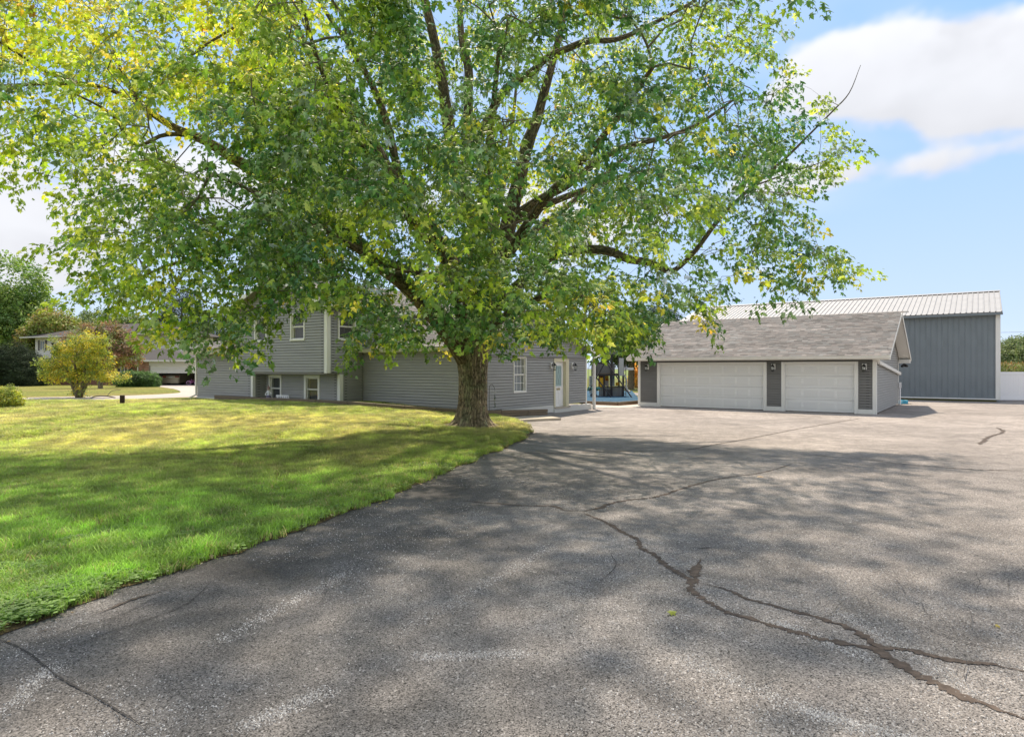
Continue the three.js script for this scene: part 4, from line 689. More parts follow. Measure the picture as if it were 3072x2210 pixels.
    // colour: mostly green, turning yellow at the upper left, the right rim and the lowest tips
    const h = t.p.y, patch = noise3(t.p.x * 0.55 + 20, h * 0.55, t.p.z * 0.55);
    let yel = 0.03 + 0.95 * smooth(-3.5, -9, t.p.x) * smooth(6.5, 10, h) + 0.14 * smooth(4.2, 2.2, h) + 0.26 * smooth(5, 9, t.p.x) * smooth(11, 4, h) + 0.30 * smooth(-18.5, -24, t.p.z); yel *= 0.35 + 1.5 * smooth(0.35, 0.75, patch);
    let c; const w = r();
    if (w < yel * 0.8) c = [0.60 + 0.18 * r(), 0.68 + 0.08 * r(), 0.05]; else if (w < yel * 0.82) c = [0.72, 0.46, 0.06];
    else { const m = clamp(0.15 + 0.65 * r() + 0.6 * (patch - 0.5) + yel * 0.6 + 0.2 * smooth(-3, -9, t.p.x)); const mm = Math.pow(m, 2.2); c = [lerp(0.085, 0.64, mm), lerp(0.24, 0.80, mm), lerp(0.065, 0.05, m)]; }  // left side of the crown brightened, backlight painted into leaf colour
    if (r() < 0.08) c = [0.30, 0.44, 0.20];
    items[Math.floor(r() * 6)].push({ p: t.p.clone().sub(O), q: facing(dir, (r() - 0.5) * 1.4), s: 0.85 + 0.35 * r(), c });
  }
  const sprays = [1, 2, 3, 4, 5, 6].map((k) => spray(100 + k, { n: 28, size: 0.112, len: 0.58, spread: 0.24, pale: 0.15, jitter: 0.55 }));
  items.forEach((it, i) => instances('crown', sprays[i], leafMat, it, tree, 'leaves of the maple crown'));
  const geos = [];
  for (const n of nodes) { if (!n.parent || n.fixed) continue; const rOf = (m) => (m.fixed ? Math.min(m.r, 0.03) : 0.0036 * Math.pow(Math.max(1, m.cnt), 0.38)); const r1 = rOf(n), r0 = Math.min(rOf(n.parent), r1 * 1.4); geos.push([n.parent.p, n.p, r0, r1]); }
  { // thin twigs, three-sided and joined
    const pos = [], nor = []; const t = V(), s = V(), u = V();
    for (const [a, b, r0, r1] of geos) {
      t.copy(b).sub(a).normalize(); s.copy(t).cross(Math.abs(t.y) > 0.9 ? V(1, 0, 0) : Y).normalize(); u.copy(s).cross(t);
      const N = r0 > 0.012 ? 6 : 4, ring = (p, rr) => Array.from({ length: N }, (_, k) => { const an = k / N * 2 * Math.PI, n = s.clone().multiplyScalar(Math.cos(an)).addScaledVector(u, Math.sin(an)); return [p.clone().addScaledVector(n, rr).sub(O), n]; }), A = ring(a, r0), B = ring(b, r1);
      for (let k = 0; k < N; k++) { const q = (k + 1) % N; for (const [v, n] of [A[k], B[q], A[q], A[k], B[k], B[q]]) { pos.push(v.x, v.y, v.z); nor.push(n.x, n.y, n.z); } }
    }
    const g = new THREE.BufferGeometry(); g.setAttribute('position', new THREE.Float32BufferAttribute(pos, 3)); g.setAttribute('normal', new THREE.Float32BufferAttribute(nor, 3));
    const m = part('twigs', g, twigMat, tree); m.userData.kind = 'stuff';
  }
}

// ───────────────────────── other trees and shrubs ─────────────────────────
const tuftSpray = [1, 2, 3].map((k) => spray(200 + k, { n: 34, size: 0.16, len: 0.7, spread: 0.40, outline: OVAL, pale: 0.02, jitter: 0.45 }));
const needleSpray = [1, 2].map((k) => spray(300 + k, { n: 46, size: 0.20, len: 0.7, spread: 0.34, outline: [[0, 0], [0.09, 0.4], [0, 1], [-0.09, 0.4]], pale: 0, jitter: 0.45 }));
function plant(name, label, category, base, { lobes, n, scale, colors, seed, trunk, needles = false, gap = 0.42, group }) {
  const t = thing(name, label, category, [base.x, base.y, base.z], 0, group), r = rng(seed);
  if (trunk) { const gs = trunk.map(([a, b, r0, r1, bend = 0]) => { const A = V(...a), B = V(...b), m = A.clone().lerp(B, 0.5).add(V(bend, 0, bend * 0.4)), c = new THREE.QuadraticBezierCurve3(A, m, B), out = []; let p = A; for (let i = 1; i <= 7; i++) { const q = c.getPoint(i / 7); out.push(rod(p, q, lerp(r0, r1, (i - 1) / 7), lerp(r0, r1, i / 7), 8)); p = q; } return out; }).flat(); part(category === 'tree' ? 'trunk' : 'stem', merge(gs), bark, t); }
  const total = lobes.reduce((s, l) => s + l[3] * l[3], 0), geo = needles ? needleSpray : tuftSpray, items = geo.map(() => []);
  for (const [x, y, z, R, ry = R] of lobes) {
    const m = Math.round(n * R * R / total);
    for (let i = 0; i < m; i++) {
      let d; do d = V(r() * 2 - 1, r() * 2 - 1, r() * 2 - 1); while (d.lengthSq() > 1 || d.lengthSq() < 0.02);
      const len = d.length(); d.multiplyScalar(Math.pow(len, 0.35) / len);
      const p = V(x + d.x * R, y + d.y * ry, z + d.z * R); if (p.y < 0.05) continue;
      if (fbm((p.x + base.x) * 1.3 / R, p.y * 1.3 / R, p.z * 1.3 / R + seed, 3) < gap && r() > 0.15) continue;
      const c = colors[Math.floor(r() * colors.length)], k = 0.75 + 0.5 * noise3(p.x * 2 / R, p.y * 2 / R, p.z * 2 / R + 5), dir = d.clone(); dir.y = dir.y * 0.6 + (needles ? -0.1 : 0.05); dir.add(V(r() - 0.5, r() - 0.5, r() - 0.5).multiplyScalar(0.9));
      items[Math.floor(r() * geo.length)].push({ p, q: facing(dir, (r() - 0.5) * 2), s: scale * (0.7 + 0.6 * r()), c: c.map((v) => v * k * (needles ? 1 : 1.75)) });
    }
  }
  items.forEach((it, i) => it.length && instances(name.includes('hedge') || category !== 'tree' ? 'foliage' : 'crown', geo[i], needles ? needleMat : leafMat, it, t)); return t;
}
const GREEN = [[0.085, 0.16, 0.03], [0.11, 0.19, 0.03], [0.14, 0.21, 0.03]], DARK = [[0.022, 0.045, 0.016], [0.03, 0.055, 0.02]], GOLD = [[0.27, 0.27, 0.025], [0.36, 0.31, 0.02], [0.20, 0.25, 0.03], [0.42, 0.33, 0.02]];
const on = (x, y) => ground(x, y, true), spot = (x, D) => V((x - HX) / FOC * D, lawnHeight((x - HX) / FOC * D, D), -D);
plant('poplar_tree', 'tall green tree at the far left behind the white house', 'tree', spot(10, 84), { seed: 31, n: 2600, scale: 1.9, colors: GREEN, gap: 0.40, trunk: [[[0, 0, 0], [0.3, 9, 0], 0.4, 0.15]], lobes: [[0.5, 11.5, 0, 3.6, 4.2], [-2.5, 9, 0, 3.8], [2.6, 8.2, 0, 3.2], [-4.5, 5.5, 0, 3.6], [3.2, 5, 0, 3.0], [0, 4.5, 0, 3.4], [-6, 9.5, 1, 4]] });
plant('small_tree', 'green tree beside the left end of the white house', 'tree', spot(165, 80), { seed: 32, n: 1100, scale: 1.5, colors: [[0.13, 0.19, 0.03], [0.18, 0.22, 0.03], [0.20, 0.16, 0.05]], gap: 0.43, trunk: [[[0, 0, 0], [0.2, 6, 0], 0.22, 0.1]], lobes: [[0, 6.6, 0, 1.9], [-1.6, 5.2, 0, 1.8], [1.7, 5.2, 0, 1.6], [2.4, 6.4, 0, 0.9], [-2.2, 3.5, 0, 1.7]] });
plant('evergreen_shrub', 'big dark evergreen shrub left of the white house', 'shrub', spot(30, 63), { seed: 33, n: 1500, scale: 1.1, colors: DARK, needles: true, gap: 0.3, lobes: [[0, 1.7, 0, 1.9, 2.0], [1.5, 1.3, 0, 1.5, 1.5], [-1.8, 1.4, 0, 1.7], [0.5, 2.6, 0, 1.0]] });
plant('yellow_tree', 'small crooked tree with yellow green leaves between the two drives', 'tree', on(236, 1196), { seed: 34, n: 1000, scale: 0.46, colors: [[0.24, 0.27, 0.02], [0.30, 0.30, 0.02], [0.15, 0.21, 0.03], [0.36, 0.31, 0.02], [0.12, 0.18, 0.03]], gap: 0.50, trunk: [[[0, 0, 0], [-0.55, 1.5, 0.1], 0.12, 0.05, -0.12], [[0.05, 0, 0], [0.3, 1.8, 0], 0.11, 0.04, 0.1], [[-0.05, 0, 0.05], [-0.1, 2.0, 0.2], 0.10, 0.04, 0.05], [[0.08, 0.1, 0], [0.9, 1.8, 0], 0.07, 0.03, 0.05], [[-0.3, 0.7, 0], [-1.3, 1.9, 0.1], 0.05, 0.02, 0.1], [[0.3, 1.2, 0], [1.4, 1.5, 0], 0.04, 0.015, 0.05]], lobes: [[-0.95, 2.55, 0, 0.4, 0.3], [0.95, 2.75, 0.2, 0.4, 0.25], [1.75, 1.05, 0, 0.4, 0.12], [-1.55, 1.55, 0, 0.35, 0.25], [0.1, 2.95, 0, 0.35, 0.25], [-0.37, 2.277, 0.0, 0.555, 0.37], [0.407, 2.395, 0.0, 0.518, 0.37], [-0.999, 1.689, 0.0, 0.459, 0.311], [0.925, 1.885, 0.0, 0.481, 0.296], [0.074, 1.846, 0.0, 0.555, 0.333], [-0.555, 1.297, 0.0, 0.555, 0.281], [1.147, 1.257, 0.0, 0.37, 0.133], [-1.184, 1.101, 0.0, 0.37, 0.222], [0.444, 1.297, 0.0, 0.444, 0.222], [0.089, 0.473, 0.074, 0.222, 0.259]] });
plant('red_leaf_tree', 'tree with dull red and bronze leaves in front of the white house', 'tree', spot(300, 55), { seed: 35, n: 1200, scale: 0.8, colors: [[0.17, 0.095, 0.06], [0.24, 0.145, 0.07], [0.13, 0.08, 0.055], [0.26, 0.19, 0.06], [0.10, 0.14, 0.03], [0.16, 0.19, 0.03], [0.12, 0.16, 0.03]], gap: 0.47, trunk: [[[0, 0, 0], [0, 3, 0], 0.2, 0.09]], lobes: [[0, 4.7, 0, 1.2, 0.9], [0.9, 4.9, 0, 0.8, 0.6], [-1.5, 3.7, 0, 1.2, 0.9], [1.6, 3.6, 0, 1.3, 0.9], [0.3, 3.1, 0, 1.5, 0.9], [2.4, 2.9, 0, 0.9, 0.7], [-2.3, 3.0, 0, 0.8, 0.6]] });
plant('round_tree', 'green treetop showing above the red leaved tree', 'tree', spot(330, 92), { seed: 36, n: 1200, scale: 1.6, colors: [[0.08, 0.13, 0.03], [0.11, 0.16, 0.03]], gap: 0.42, trunk: [[[0, 0, 0], [0, 6, 0], 0.3, 0.12]], lobes: [[-1.5, 8.0, 0, 2.0, 1.6], [1.8, 7.6, 0, 2.2, 1.5], [0, 6, 0, 3, 2.2], [4.5, 6.8, 0, 1.7], [-4.5, 6.2, 0, 1.7]] });
plant('spruce_tree', 'tall dark spruce behind the white house garage', 'tree', spot(545, 88), { seed: 37, n: 2600, scale: 1.6, colors: [[0.03, 0.06, 0.025], [0.04, 0.075, 0.03]], needles: true, gap: 0.33, trunk: [[[0, 0, 0], [0, 11, 0], 0.35, 0.1]], lobes: [[0, 2.5, 0, 4, 2.2], [0, 5, 0, 3.3, 2.2], [0, 7.5, 0, 2.6, 2.2], [0, 10, 0, 1.8, 2], [0, 12, 0, 1, 1.6], [5, 3, 0, 3.5, 3.5], [5, 6, 0, 2.6, 3], [-5, 3, 0, 3, 3]] });
plant('yellow_shrub', 'yellow green shrub at the left edge of the lawn', 'shrub', on(15, 1229), { seed: 38, n: 900, scale: 0.30, colors: [[0.30, 0.31, 0.02], [0.22, 0.27, 0.03], [0.15, 0.2, 0.03]], gap: 0.42, trunk: [[[0, 0, 0], [0.1, 0.6, 0], 0.03, 0.015], [[0, 0, 0], [-0.3, 0.6, 0.1], 0.03, 0.015], [[0, 0, 0], [0.35, 0.5, 0], 0.025, 0.012]], lobes: [[-0.1, 0.55, 0, 0.30, 0.24], [0.2, 0.42, 0, 0.22, 0.22], [-0.45, 0.5, 0, 0.32, 0.26], [0.0, 0.25, 0, 0.32, 0.2]] });
plant('clipped_hedge', 'clipped green hedge in front of the brick wall', 'hedge', spot(412, 60), { seed: 39, n: 1900, scale: 0.5, colors: [[0.06, 0.13, 0.025], [0.08, 0.16, 0.03], [0.04, 0.085, 0.02]], gap: 0.2, lobes: [[-1.0, 0.62, 0, 0.75, 0.62], [-0.35, 0.65, 0.1, 0.75, 0.62], [0.35, 0.64, 0, 0.75, 0.62], [1.0, 0.60, 0, 0.72, 0.6]] });
plant('pine_tree', 'dark pine behind the playset left of the garage roof', 'tree', spot(1965, 74), { seed: 40, n: 1900, scale: 1.4, colors: [[0.025, 0.05, 0.022], [0.035, 0.065, 0.025]], needles: true, gap: 0.34, trunk: [[[0, 0, 0], [0, 8, 0], 0.3, 0.08]], lobes: [[0, 3.5, 0, 3, 1.6], [0.3, 5.4, 0, 2.4, 1.5], [0.6, 7.0, 0, 1.7, 1.4], [-2.5, 4.2, 0, 2, 1.4], [2.6, 4.2, 0, 2, 1.6]] });
plant('oak_tree', 'thick trunked tree behind the swing', 'tree', spot(1893, 62), { seed: 41, n: 900, scale: 1.2, colors: [[0.05, 0.09, 0.025], [0.07, 0.11, 0.03]], gap: 0.40, trunk: [[[0, 0, 0], [0.1, 3.2, 0], 0.34, 0.28], [[0.1, 3, 0], [-2, 6, 0], 0.2, 0.08]], lobes: [[-1.5, 4.2, 0, 1.6, 1.2], [1.4, 4.0, 0, 1.6, 1.3], [0, 5.6, 0, 2.2, 1.5], [2.8, 5.2, 0, 1.4]] });
plant('gold_shrub', 'golden yellow shrub beside the thick trunk behind the swing', 'shrub', spot(1908, 66), { seed: 42, n: 420, scale: 0.75, colors: [[0.5, 0.33, 0.03], [0.55, 0.42, 0.10], [0.42, 0.3, 0.04]], gap: 0.3, lobes: [[0.3, 0.75, 0, 0.6, 0.7], [0.5, 1.7, 0, 0.5, 0.5]] });
for (const [x, D, k, lab] of [[3020, 175, 1, 'pale green tree beyond the corn next to the barn'], [3068, 170, 1.08, 'green tree beyond the corn at the right edge of the picture'], [3120, 165, 1.05, 'green tree beyond the corn outside the frame']]) plant('far_tree', lab, 'tree', V((x - HX) / FOC * D, 0, -D), { seed: x, n: 900, scale: 2.4, colors: [[0.11, 0.15, 0.05], [0.13, 0.17, 0.055], [0.09, 0.13, 0.05]], gap: 0.36, group: 'trees beyond the corn field', trunk: [[[0, 0, 0], [0, 5, 0], 0.3, 0.15]], lobes: [[0, 6.2 * k, 0, 3, 2.6], [-2.6, 5, 0, 2.4], [2.5, 5, 0, 2.4], [0, 3.2, 0, 3.2, 2.4]] });
plant('distant_tree', 'far green tree in the gap between the two houses', 'tree', spot(665, 120), { seed: 44, n: 900, scale: 2.2, colors: GREEN, gap: 0.38, trunk: [[[0, 0, 0], [0, 5, 0], 0.3, 0.15]], lobes: [[0, 6, 0, 4], [-4, 5, 0, 3.5], [4, 5, 0, 3.5], [0, 3, 0, 4]] });
{ // corn
  const r = rng(51), items = [], leaf = [], nor = [], col = [], m = new THREE.Matrix4(), e = new THREE.Euler(), q = new THREE.Quaternion();
  for (let k = 0; k < 11; k++) { e.set(-0.9 + 0.5 * r(), k * 2.4 + r(), 0, 'YXZ'); m.compose(V(0, 0.35 + k * 0.17, 0), q.setFromEuler(e), V(1, 1, 1)); leafInto(leaf, nor, col, [[0, 0], [0.06, 0.3], [0.04, 0.7], [0, 1], [-0.04, 0.7], [-0.06, 0.3]], 0.85, m, [1, 1, 1], 0.8); }
  const stalk = new THREE.BufferGeometry(); stalk.setAttribute('position', new THREE.Float32BufferAttribute(leaf, 3)); stalk.setAttribute('normal', new THREE.Float32BufferAttribute(nor, 3)); stalk.setAttribute('color', new THREE.Float32BufferAttribute(col, 3));
  const g = merge([stalk, tint(rod(V(0, 0, 0), V(0, 2.25, 0), 0.02, 0.008, 5).deleteAttribute('uv'), [0.8, 0.8, 0.7]), tint(new THREE.ConeGeometry(0.09, 0.35, 5).translate(0, 2.35, 0).deleteAttribute('uv'), [1.7, 1.2, 1.2])]);
  for (let i = 0; i < 3200; i++) { const D = 58 + 30 * r(), X = 40 + 42 * r(); items.push({ p: V(X, -0.05, -D), q: new THREE.Quaternion().setFromAxisAngle(Y, r() * 6.3), s: 0.92 + 0.2 * r(), c: r() < 0.35 ? [0.34, 0.30, 0.09] : [0.20, 0.25, 0.04] }); }
  const corn = instances('corn_field', g, leafMat, items, null, 'tall ripening corn behind the white fence'); corn.name = 'corn_field';
}

// ───────────────────────── the white neighbouring house ─────────────────────────
const NX = (x, D) => (x - HX) / FOC * D;
{
  const gy = 0.2, h = thing('neighbor_house', 'white two storey house with brick ground floor and attached garage far left', 'house', [0, 0, 0]);
  const white = std({ color: rgb(0.74, 0.74, 0.73), roughness: 0.6, map: grime }), brickFar = std({ color: rgb(0.24, 0.12, 0.085), roughness: 0.95, map: grime }), roofTones = DARKTONES;
  // garage wing, facing the viewer
  const z = -65, x0 = NX(413, 65), x1 = NX(606, 65), xd = NX(446, 65);
  part('wall', merge([box(x1, x1 + 0.3, gy, 2.65, z - 7, z + 0.0), box(x0, x0 + 0.25, gy, 2.65, z - 7, z - 0.3), box(x0, x1, gy, 2.65, z - 7.2, z - 7), box(xd, x1, 2.25, 2.62, z - 0.2, z)]), white, h, 'cream wall over the garage door');
  part('garage_floor', box(x0, x1, gy - 0.1, gy + 0.06, z - 7, z), M.walk, h);
  part('wall', box(x0, xd, gy, 2.65, z - 0.3, z - 0.03), M.mortar, h, 'brick pier left of the open garage door');
  const br = [], rr = rng(61); for (let k = 0; k < 32; k++) for (let i = 0; i < 5; i++) { const bx = x0 + i * 0.232 + (k % 2) * 0.116 - 0.1, a = Math.max(x0, bx), e = Math.min(xd, bx + 0.215); if (e > a) { const c = [[0.30, 0.15, 0.10], [0.36, 0.20, 0.14], [0.25, 0.12, 0.08], [0.42, 0.27, 0.19]][Math.floor(rr() * 4)]; br.push(tint(box(a, e, gy + k * 0.076, gy + k * 0.076 + 0.064, z - 0.04, z - 0.005), c)); } }
  const bp = part('bricks', merge(br), M.shingle, h); bp.userData.kind = 'stuff';
  const door = new THREE.Group(); door.name = numbered('garage_door'); h.add(door);
  for (let k = 0; k < 2; k++) part('door_section', rbox(xd + 0.05, x1 - 0.02, 1.46 + k * 0.40, 1.85 + k * 0.40, z - 0.18, z - 0.12), white, door);
  part('roof', faces([[x0 - 2.1, 2.72, z + 0.5], [x1 + 0.5, 2.72, z + 0.5], [NX(492, 68.5), 4.05, z - 3.6], [NX(478, 68.5), 4.05, z - 3.6], [x0 - 2.1, 2.72, z - 7.6], [x1 + 0.5, 2.72, z - 7.6]], [[0, 1, 2], [0, 2, 3], [1, 5, 2], [4, 0, 3], [5, 4, 3], [5, 3, 2], [0, 4, 5], [0, 5, 1]]), std({ color: rgb(0.062, 0.058, 0.060), roughness: 0.95, map: grime }), h, 'grey hip roof of the garage wing');
  part('fascia', rbox(x0 - 2.12, x1 + 0.5, 2.62, 2.76, z + 0.48, z + 0.56), white, h);
  part('downspout', rbox(x0 - 0.05, x0 + 0.05, gy, 2.65, z + 0.0, z + 0.08, 0.02), white, h);
  const xa = NX(362, 66.5), xb = x0;
  part('wall', box(NX(190, 70), xb, gy, 2.7, z - 3, z - 1.5), brickFar, h, 'dark brick ground floor wall');
  const wn = new THREE.Group(); wn.name = numbered('window'); h.add(wn);
  part('frame', merge([box(xa, xa + 0.07, 1.3, 2.32, z - 1.5, z - 1.42), box(xa + 0.68, xa + 0.75, 1.3, 2.32, z - 1.5, z - 1.42), box(xa + 0.345, xa + 0.405, 1.3, 2.32, z - 1.5, z - 1.43), box(xa + 0.07, xa + 0.68, 1.24, 1.31, z - 1.5, z - 1.42), box(xa + 0.07, xa + 0.68, 2.25, 2.32, z - 1.5, z - 1.42)]), white, wn);
  part('pane', box(xa + 0.07, xa + 0.68, 1.31, 2.25, z - 1.5, z - 1.47), std({ color: rgb(0.03, 0.035, 0.04), roughness: 0.05 }), wn);
  for (const x of [xa - 0.42, xa + 0.8]) part('shutter', rbox(x, x + 0.36, 1.2, 2.36, z - 1.5, z - 1.45), M.dark, h);
  // two storey body, turned towards the street
  const b = new THREE.Group(); b.name = numbered('upper_storey'); b.position.set(NX(455, 69.5), 0, -69.5); b.rotation.y = Math.atan2(-5.4, 12.6); h.add(b);
  const L = 19.8; part('wall', box(-L, 0, 3.15, 5.65, -8, 0), white, b);
  const lap = []; for (let k = 0; k < 13; k++) lap.push(faces([[-L, 3.15 + k * 0.19, 0.03], [0, 3.15 + k * 0.19, 0.03], [0, 3.34 + k * 0.19, 0.005], [-L, 3.34 + k * 0.19, 0.005], [-L, 3.15 + k * 0.19, 0], [0, 3.15 + k * 0.19, 0]], [[0, 1, 2], [0, 2, 3], [4, 5, 1], [4, 1, 0]])); part('lap_siding', merge(lap), white, b);
  part('roof', faces([[-L - 1.2, 5.62, 1.0], [1, 5.62, 1.0], [-3.2, 7.2, -4], [-L + 6.5, 7.2, -4], [-L - 1.2, 5.62, -9], [1, 5.62, -9]], [[0, 1, 2], [0, 2, 3], [1, 5, 2], [4, 0, 3], [5, 4, 3], [5, 3, 2], [0, 4, 5], [0, 5, 1]]), std({ color: rgb(0.055, 0.05, 0.053), roughness: 0.95, map: grime }), b, 'dark hip roof of the two storey part');
  part('gutter', rbox(-L - 1.22, 1.02, 5.52, 5.66, 0.95, 1.06), std({ color: rgb(0.5, 0.5, 0.49), roughness: 0.6 }), b);
  for (const [x, w, y0, y1] of [[-L + 0.95, 0.9, 4.15, 5.15], [-L + 6.6, 0.9, 4.15, 5.15]]) {
    part('window_frame', merge([rbox(x, x + 0.08, y0, y1, 0, 0.08), rbox(x + w - 0.08, x + w, y0, y1, 0, 0.08), rbox(x + w / 2 - 0.04, x + w / 2 + 0.04, y0, y1, 0, 0.075), rbox(x, x + w, y1, y1 + 0.08, 0, 0.085), rbox(x, x + w, y0 - 0.08, y0, 0, 0.09)]), white, b);
    part('pane', box(x + 0.08, x + w - 0.08, y0, y1, 0.0, 0.045), std({ color: rgb(0.10, 0.13, 0.12), roughness: 0.05 }), b);
    for (const s of [x - 0.36, x + w + 0.06]) part('shutter', rbox(s, s + 0.3, y0 - 0.1, y1 + 0.12, 0.03, 0.09), std({ color: rgb(0.09, 0.085, 0.09), roughness: 0.6 }), b);
  }
  part('wall_lamp', merge([new THREE.ConeGeometry(0.16, 0.32, 8).rotateX(Math.PI).translate(-L + 3.4, 4.75, 0.16), rbox(-L + 3.3, -L + 3.5, 4.8, 4.92, 0, 0.1)]), M.dark, b);
  part('porch_roof', slab([[-L - 0.8, 2.62, 2.4], [-L + 7, 2.62, 2.4], [-L + 7, 3.15, 0.0], [-L - 0.8, 3.15, 0.0]], 0.10), std({ color: rgb(0.085, 0.08, 0.085), roughness: 0.95 }), b);
  part('porch_fascia', merge([rbox(-L - 0.82, -L + 7, 2.48, 2.64, 2.38, 2.46), rbox(-L - 0.84, -L - 0.78, 2.48, 2.7, 0, 2.4)]), white, b);
  for (const x of [-L + 0.2, -L + 1.0]) part('porch_post', rbox(x, x + 0.16, gy, 2.5, 2.0, 2.16), white, b);
  part('wall', box(-L + 0.3, 0, gy - 0.1, 3.1, -8, -0.6), brickFar, b, 'brick ground floor in the porch shade'); part('porch_floor', box(-L - 0.3, -L + 7, gy - 0.2, gy + 0.15, -0.6, 2.3), M.concrete, b);
}
{ // car in the open garage, seen from behind
  const c = thing('sedan', 'pale beige sedan parked tail out in the open garage of the white house', 'car', [NX(512, 67.2), 0.27, -67.2]);
  const paint = new THREE.MeshPhysicalMaterial({ color: rgb(0.62, 0.55, 0.45), roughness: 0.35, metalness: 0.3, clearcoat: 0.8, clearcoatRoughness: 0.1 }), q = [];
  const sh = new THREE.Shape(); [[0, 0.25], [0, 0.85], [0.15, 0.98], [0.9, 1.02], [1.5, 1.40], [2.6, 1.42], [3.3, 1.0], [4.4, 0.88], [4.6, 0.6], [4.6, 0.25]].forEach(([a, b], i) => (i ? sh.lineTo(a, b) : sh.moveTo(a, b)));
  const body = new THREE.ExtrudeGeometry(sh, { depth: 1.56, bevelEnabled: true, bevelSize: 0.10, bevelThickness: 0.12, bevelSegments: 3 }); body.rotateY(Math.PI / 2); body.translate(-0.78, 0, 0);
  part('body', body, paint, c);
  part('rear_window', faces([[-0.62, 1.06, -0.86], [0.62, 1.06, -0.86], [0.55, 1.40, -1.40], [-0.55, 1.40, -1.40]].map(([x, y, z]) => [x, y + 0.06, z + 0.11]), [[0, 1, 2], [0, 2, 3]]), M.dark, c);
  for (const s of [-1, 1]) { part('tail_light', rbox(s * 0.66 - 0.2, s * 0.66 + 0.2, 0.72, 0.90, 0.06, 0.125, 0.03), std({ color: rgb(0.45, 0.12, 0.10), roughness: 0.2 }), c); const w = new THREE.CylinderGeometry(0.31, 0.31, 0.2, 18).rotateZ(Math.PI / 2); part('wheel', w.translate(s * 0.74, 0.31, -0.9), M.dark, c); part('wheel', new THREE.CylinderGeometry(0.31, 0.31, 0.2, 18).rotateZ(Math.PI / 2).translate(s * 0.74, 0.31, -3.6), M.dark, c); }
  part('number_plate', rbox(-0.2, 0.2, 0.70, 0.84, 0.09, 0.125, 0.01), M.vinyl, c); part('bumper', rbox(-0.86, 0.86, 0.30, 0.56, 0.02, 0.16, 0.06), paint, c);
}
{ // child's bicycle beside the car
  const b = thing('kids_bicycle', 'small pink and purple bicycle at the right of the open garage', 'bicycle', [NX(577, 65.6), 0.26, -65.6], 0.25), pink = std({ color: rgb(0.55, 0.12, 0.42), roughness: 0.4 }), pale = std({ color: rgb(0.62, 0.35, 0.6), roughness: 0.5 });
  for (const x of [-0.36, 0.36]) { const w = part('wheel', new THREE.TorusGeometry(0.2, 0.03, 8, 24).translate(x, 0.23, 0), pale, b); part('spokes', merge(Array.from({ length: 6 }, (_, k) => rod(V(x, 0.23, 0), V(x + Math.cos(k * 1.047) * 0.19, 0.23 + Math.sin(k * 1.047) * 0.19, 0), 0.004, 0.004, 4))), M.vinyl, w); }
  part('frame', merge([rod(V(-0.36, 0.23, 0), V(-0.05, 0.28, 0), 0.018), rod(V(-0.05, 0.28, 0), V(-0.12, 0.6, 0), 0.018), rod(V(-0.36, 0.23, 0), V(-0.11, 0.52, 0), 0.015), rod(V(-0.05, 0.28, 0), V(0.26, 0.58, 0), 0.02), rod(V(0.36, 0.23, 0), V(0.23, 0.72, 0), 0.018)]), pink, b);
  part('handlebar', merge([rod(V(0.22, 0.74, -0.22), V(0.22, 0.74, 0.22), 0.013), rod(V(0.22, 0.66, 0), V(0.22, 0.75, 0), 0.013)]), M.vinyl, b); part('saddle', rbox(-0.22, -0.02, 0.60, 0.65, -0.06, 0.06, 0.02), M.dark, b);
}
{ // their pale concrete drive
  const pl = [[-160, 1214], [60, 1209], [130, 1207], [200, 1205], [280, 1203], [360, 1201], [420, 1199], [480, 1197], [540, 1195], [610, 1194], [640, 1180], [640, 1166], [606, 1157.6], [520, 1157.6], [446, 1157.6], [470, 1161], [500, 1165], [520, 1168], [534, 1173], [542, 1178], [536, 1181], [515, 1183], [470, 1186], [420, 1188], [360, 1190], [280, 1191.5], [200, 1193], [130, 1194.5], [60, 1196], [-160, 1200]].map(([x, y]) => on(x, y));
  const tri = THREE.ShapeUtils.triangulateShape(pl.map((p) => new THREE.Vector2(p.x, p.z)), []), pos = []; const put = (a, b, c, d) => { if (d === 0) { for (const p of [a, b, c]) pos.push(p.x, lawnHeight(p.x, -p.z) + 0.055, p.z); return; } const ab = a.clone().lerp(b, 0.5), bc = b.clone().lerp(c, 0.5), ca = c.clone().lerp(a, 0.5); put(a, ab, ca, d - 1); put(ab, b, bc, d - 1); put(ca, bc, c, d - 1); put(ab, bc, ca, d - 1); };
  for (const [a, b, c] of tri) put(pl[a], pl[c], pl[b], 3);
  const g = new THREE.BufferGeometry(); g.setAttribute('position', new THREE.Float32BufferAttribute(pos, 3)); g.setAttribute('uv', new THREE.Float32BufferAttribute(pos.filter((_, i) => i % 3 !== 1).map((v) => v * 0.3), 2)); g.computeVertexNormals();
  struct('neighbor_driveway', g, std({ color: rgb(0.46, 0.41, 0.37), roughness: 0.95, map: grime, side: THREE.DoubleSide }), 'pale concrete drive curving to the garage of the white house');
}

